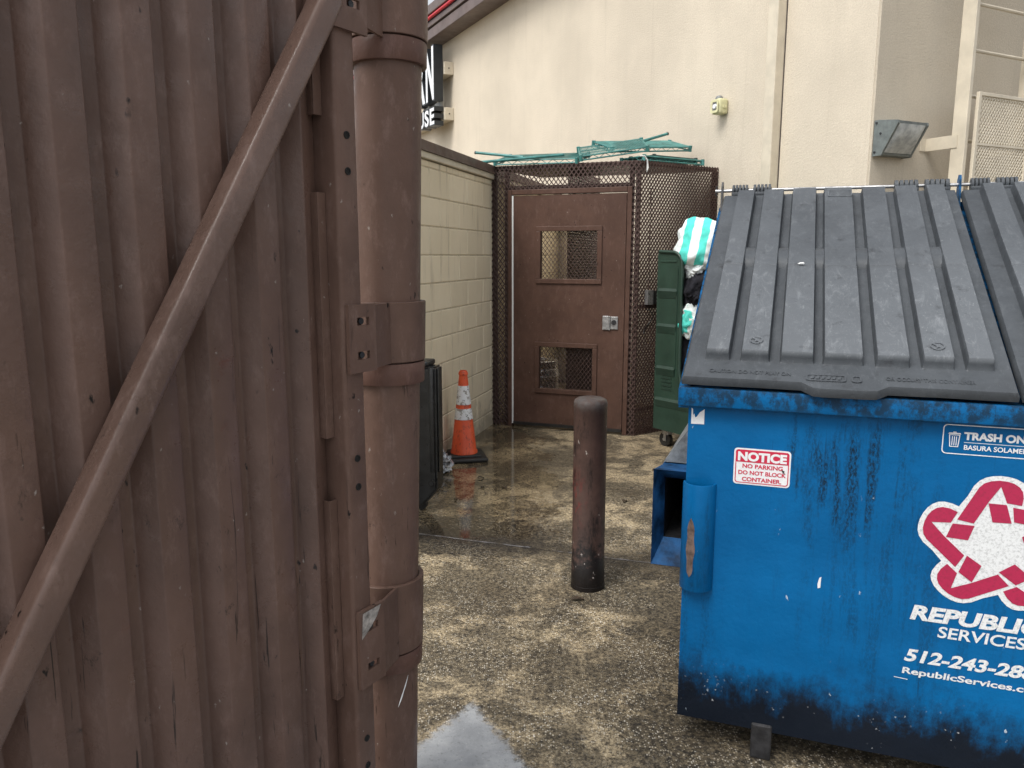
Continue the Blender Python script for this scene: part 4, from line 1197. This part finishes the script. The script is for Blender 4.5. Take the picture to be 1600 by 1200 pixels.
for x in (-0.022, 0.845, DW + 0.016):
    MB().prism([(RODY - 0.05, 1.70), (RODY + 0.03, 1.70), (RODY + 0.022, 1.835), (RODY + 0.006, 1.853), (RODY - 0.014, 1.851), (RODY - 0.022, 1.835)], x - 0.003, x + 0.004, dside).done("hinge_ear", M['blue'] if 0 < x < 1 else M['darksteel'], dp)
MB().tube([(-0.046, RODY, RODZ - 0.02), (-0.046, RODY, RODZ + 0.02)], 0.003, 6).done("cotter_pin", M['darksteel'], dp)

# decals on the front --------------------------------------------------------
def ff(u, v, d_): return (u, -0.0012 - d_, v)
# notice sticker (slightly skewed rectangle)
st = flat(rrect(0.138, 0.297, 0.880, 0.990, 0.010), ff, 0.0).done("notice_sticker", M['white_sticker'], dp)
ring_flat(rrect(0.1425, 0.2925, 0.8845, 0.9855, 0.008), rrect(0.1450, 0.290, 0.887, 0.983, 0.006), ff, 0.0008).done("sticker_border", M['red_ink'], st)
flat([(0.145, 0.948), (0.290, 0.948), (0.290, 0.983), (0.145, 0.983)], ff, 0.0008).done("sticker_header", M['red_ink'], st)
text_on("NOTICE", 0.149, 0.286, 0.9515, 0.9795, lambda u, v, d_: ff(u, v, 0.0016), 0, 0.05).done("lettering", M['white_sticker'], st)
text_on("NO PARKING", 0.163, 0.276, 0.930, 0.943, lambda u, v, d_: ff(u, v, 0.0008), 0, 0.03).done("lettering", M['red_ink'], st)
text_on("DO NOT BLOCK", 0.152, 0.286, 0.910, 0.923, lambda u, v, d_: ff(u, v, 0.0008), 0, 0.03).done("lettering", M['red_ink'], st)
text_on("CONTAINER.", 0.163, 0.274, 0.890, 0.903, lambda u, v, d_: ff(u, v, 0.0008), 0, 0.03).done("lettering", M['red_ink'], st)
flat([(0.272, 0.934), (0.282, 0.930), (0.279, 0.926), (0.285, 0.921), (0.277, 0.924)], ff, 0.0022).done("scuff", M['dark'], st)
# torn white sticker at the top left corner
flat([(0.009, 1.052), (0.047, 1.053), (0.047, 1.099), (0.033, 1.088), (0.025, 1.075), (0.020, 1.072), (0.017, 1.084), (0.014, 1.078), (0.013, 1.098), (0.009, 1.101)], ff, 0.0).done("torn_sticker", M['white_sticker'], dp)
# trash only plate
tp = ring_flat(rrect(0.679, 0.950, 1.020, 1.102, 0.011), rrect(0.6815, 0.9475, 1.0225, 1.0995, 0.009), ff, 0.0).done("trash_only_decal", M['white_sticker'], dp)
text_on("TRASH ONLY", 0.730, 0.908, 1.061, 1.083, ff, 0, 0.045).done("lettering", M['white_sticker'], tp)
text_on("BASURA SOLAMENTE", 0.732, 0.902, 1.034, 1.0475, ff, 0, 0.02).done("lettering", M['white_sticker'], tp)
flat([(0.731, 1.0535), (0.930, 1.0535), (0.930, 1.055), (0.731, 1.055)], ff, 0).done("divider_line", M['white_sticker'], tp)
ic = ring_flat([(0.697, 1.040), (0.718, 1.040), (0.721, 1.074), (0.694, 1.074)], [(0.699, 1.042), (0.716, 1.042), (0.7185, 1.072), (0.6965, 1.072)], ff, 0)
for x in (0.7015, 0.7065, 0.7115):
    flat([(x, 1.044), (x + 0.002, 1.044), (x + 0.002, 1.069), (x, 1.069)], ff, 0, ic)
flat([(0.692, 1.0755), (0.723, 1.0755), (0.721, 1.079), (0.694, 1.079)], ff, 0, ic)
flat([(0.703, 1.0795), (0.712, 1.0795), (0.711, 1.082), (0.704, 1.082)], ff, 0, ic)
ic.done("can_icon", M['white_sticker'], tp)
# star emblem
SCX, SCZ, SR = 0.830, 0.774, 0.175
def rot5(p, k):
    a_ = R(-72 * k); return (SCX + SR * (p[0] * math.cos(a_) - p[1] * math.sin(a_)), SCZ + SR * (p[0] * math.sin(a_) + p[1] * math.cos(a_)))
arm_out = [(-0.44, 0.76), (-0.37, 0.93), (-0.30, 1.02), (-0.22, 1.075), (-0.13, 1.105), (-0.03, 1.118), (0.08, 1.112), (0.18, 1.09), (0.27, 1.045), (0.33, 0.99), (0.37, 0.91), (0.385, 0.80), (0.38, 0.70)]
outl = []
for k in range(5): outl += [rot5(p, k) for p in arm_out]
em_ = flat(outl, ff, 0.0)
emb = em_.done("star_emblem", M['white_decal'], dp)
p1 = [(-0.555, 0.365), (-0.36, 0.78), (-0.30, 0.91), (-0.24, 0.98), (-0.15, 1.025), (-0.04, 1.045), (0.07, 1.04), (0.16, 1.015), (0.235, 0.965), (0.28, 0.90), (0.30, 0.80), (0.29, 0.68), (0.09, 0.70), (-0.01, 0.95), (-0.15, 0.70), (-0.325, 0.325)]
p2 = [(-0.155, 0.672), (0.09, 0.672), (0.18, 0.385), (-0.075, 0.375)]
rb_ = MB()
for k in range(5):
    for pl in (p1, p2):
        flat([rot5(p, k) for p in pl], ff, 0.0012, rb_)
rb_.done("ribbon", M['crimson'], emb)
text_on("REPUBLIC", 0.639, 0.958, 0.530, 0.576, ff, 0, 0.045, 0.22).done("lettering", M['white_decal'], dp)
text_on("SERVICES", 0.712, 0.925, 0.487, 0.521, ff, 0, 0.018, 0.10).done("lettering", M['white_decal'], dp)
text_on("512-243-2888", 0.633, 0.985, 0.402, 0.441, ff, 0, 0.035, 0.25).done("lettering", M['white_decal'], dp)
text_on("RepublicServices.com", 0.631, 0.985, 0.357, 0.383, ff, 0, 0.025, 0.10).done("lettering", M['white_decal'], dp)
flat([(0.612, 0.347), (0.648, 0.345), (0.648, 0.347), (0.612, 0.349)], ff, 0).done("sticker_edge", M['white_sticker'], dp)
flat([(0.392, 0.585), (0.399, 0.588), (0.400, 0.622), (0.395, 0.618), (0.391, 0.600)], ff, 0).done("paint_chip", M['white_sticker'], dp)

# ------------------------------------------------------------------ litter
def leaf(x, y, s, a_):
    q = MB()
    q.grid(4, 2, lambda u, v: ((u - .5) * s, (v - .5) * s * 0.5 * math.sin(math.pi * (0.08 + 0.84 * u)), 0.004 + 0.012 * abs(v - .5) + 0.006 * math.sin(u * 4)))
    o_ = q.done("dead_leaf", M['leaf'], None, 60, (x, y, 0), a_)
    tag(o_, "small dark dead leaf lying on the concrete", "leaf", "dead leaves scattered on the ground")
for x, y, s, a_ in ((-0.22, 5.25, 0.05, 0.3), (-0.20, 5.02, 0.045, 1.2), (-0.36, 4.75, 0.04, 2.0), (1.05, 5.45, 0.06, 0.6), (0.72, 4.72, 0.05, 0.9), (0.30, 3.30, 0.06, 0.2), (0.80, 3.05, 0.05, 0.1), (0.74, 2.88, 0.07, 0.25), (-0.05, 5.0, 0.04, 2.6)):
    leaf(x, y, s, a_)
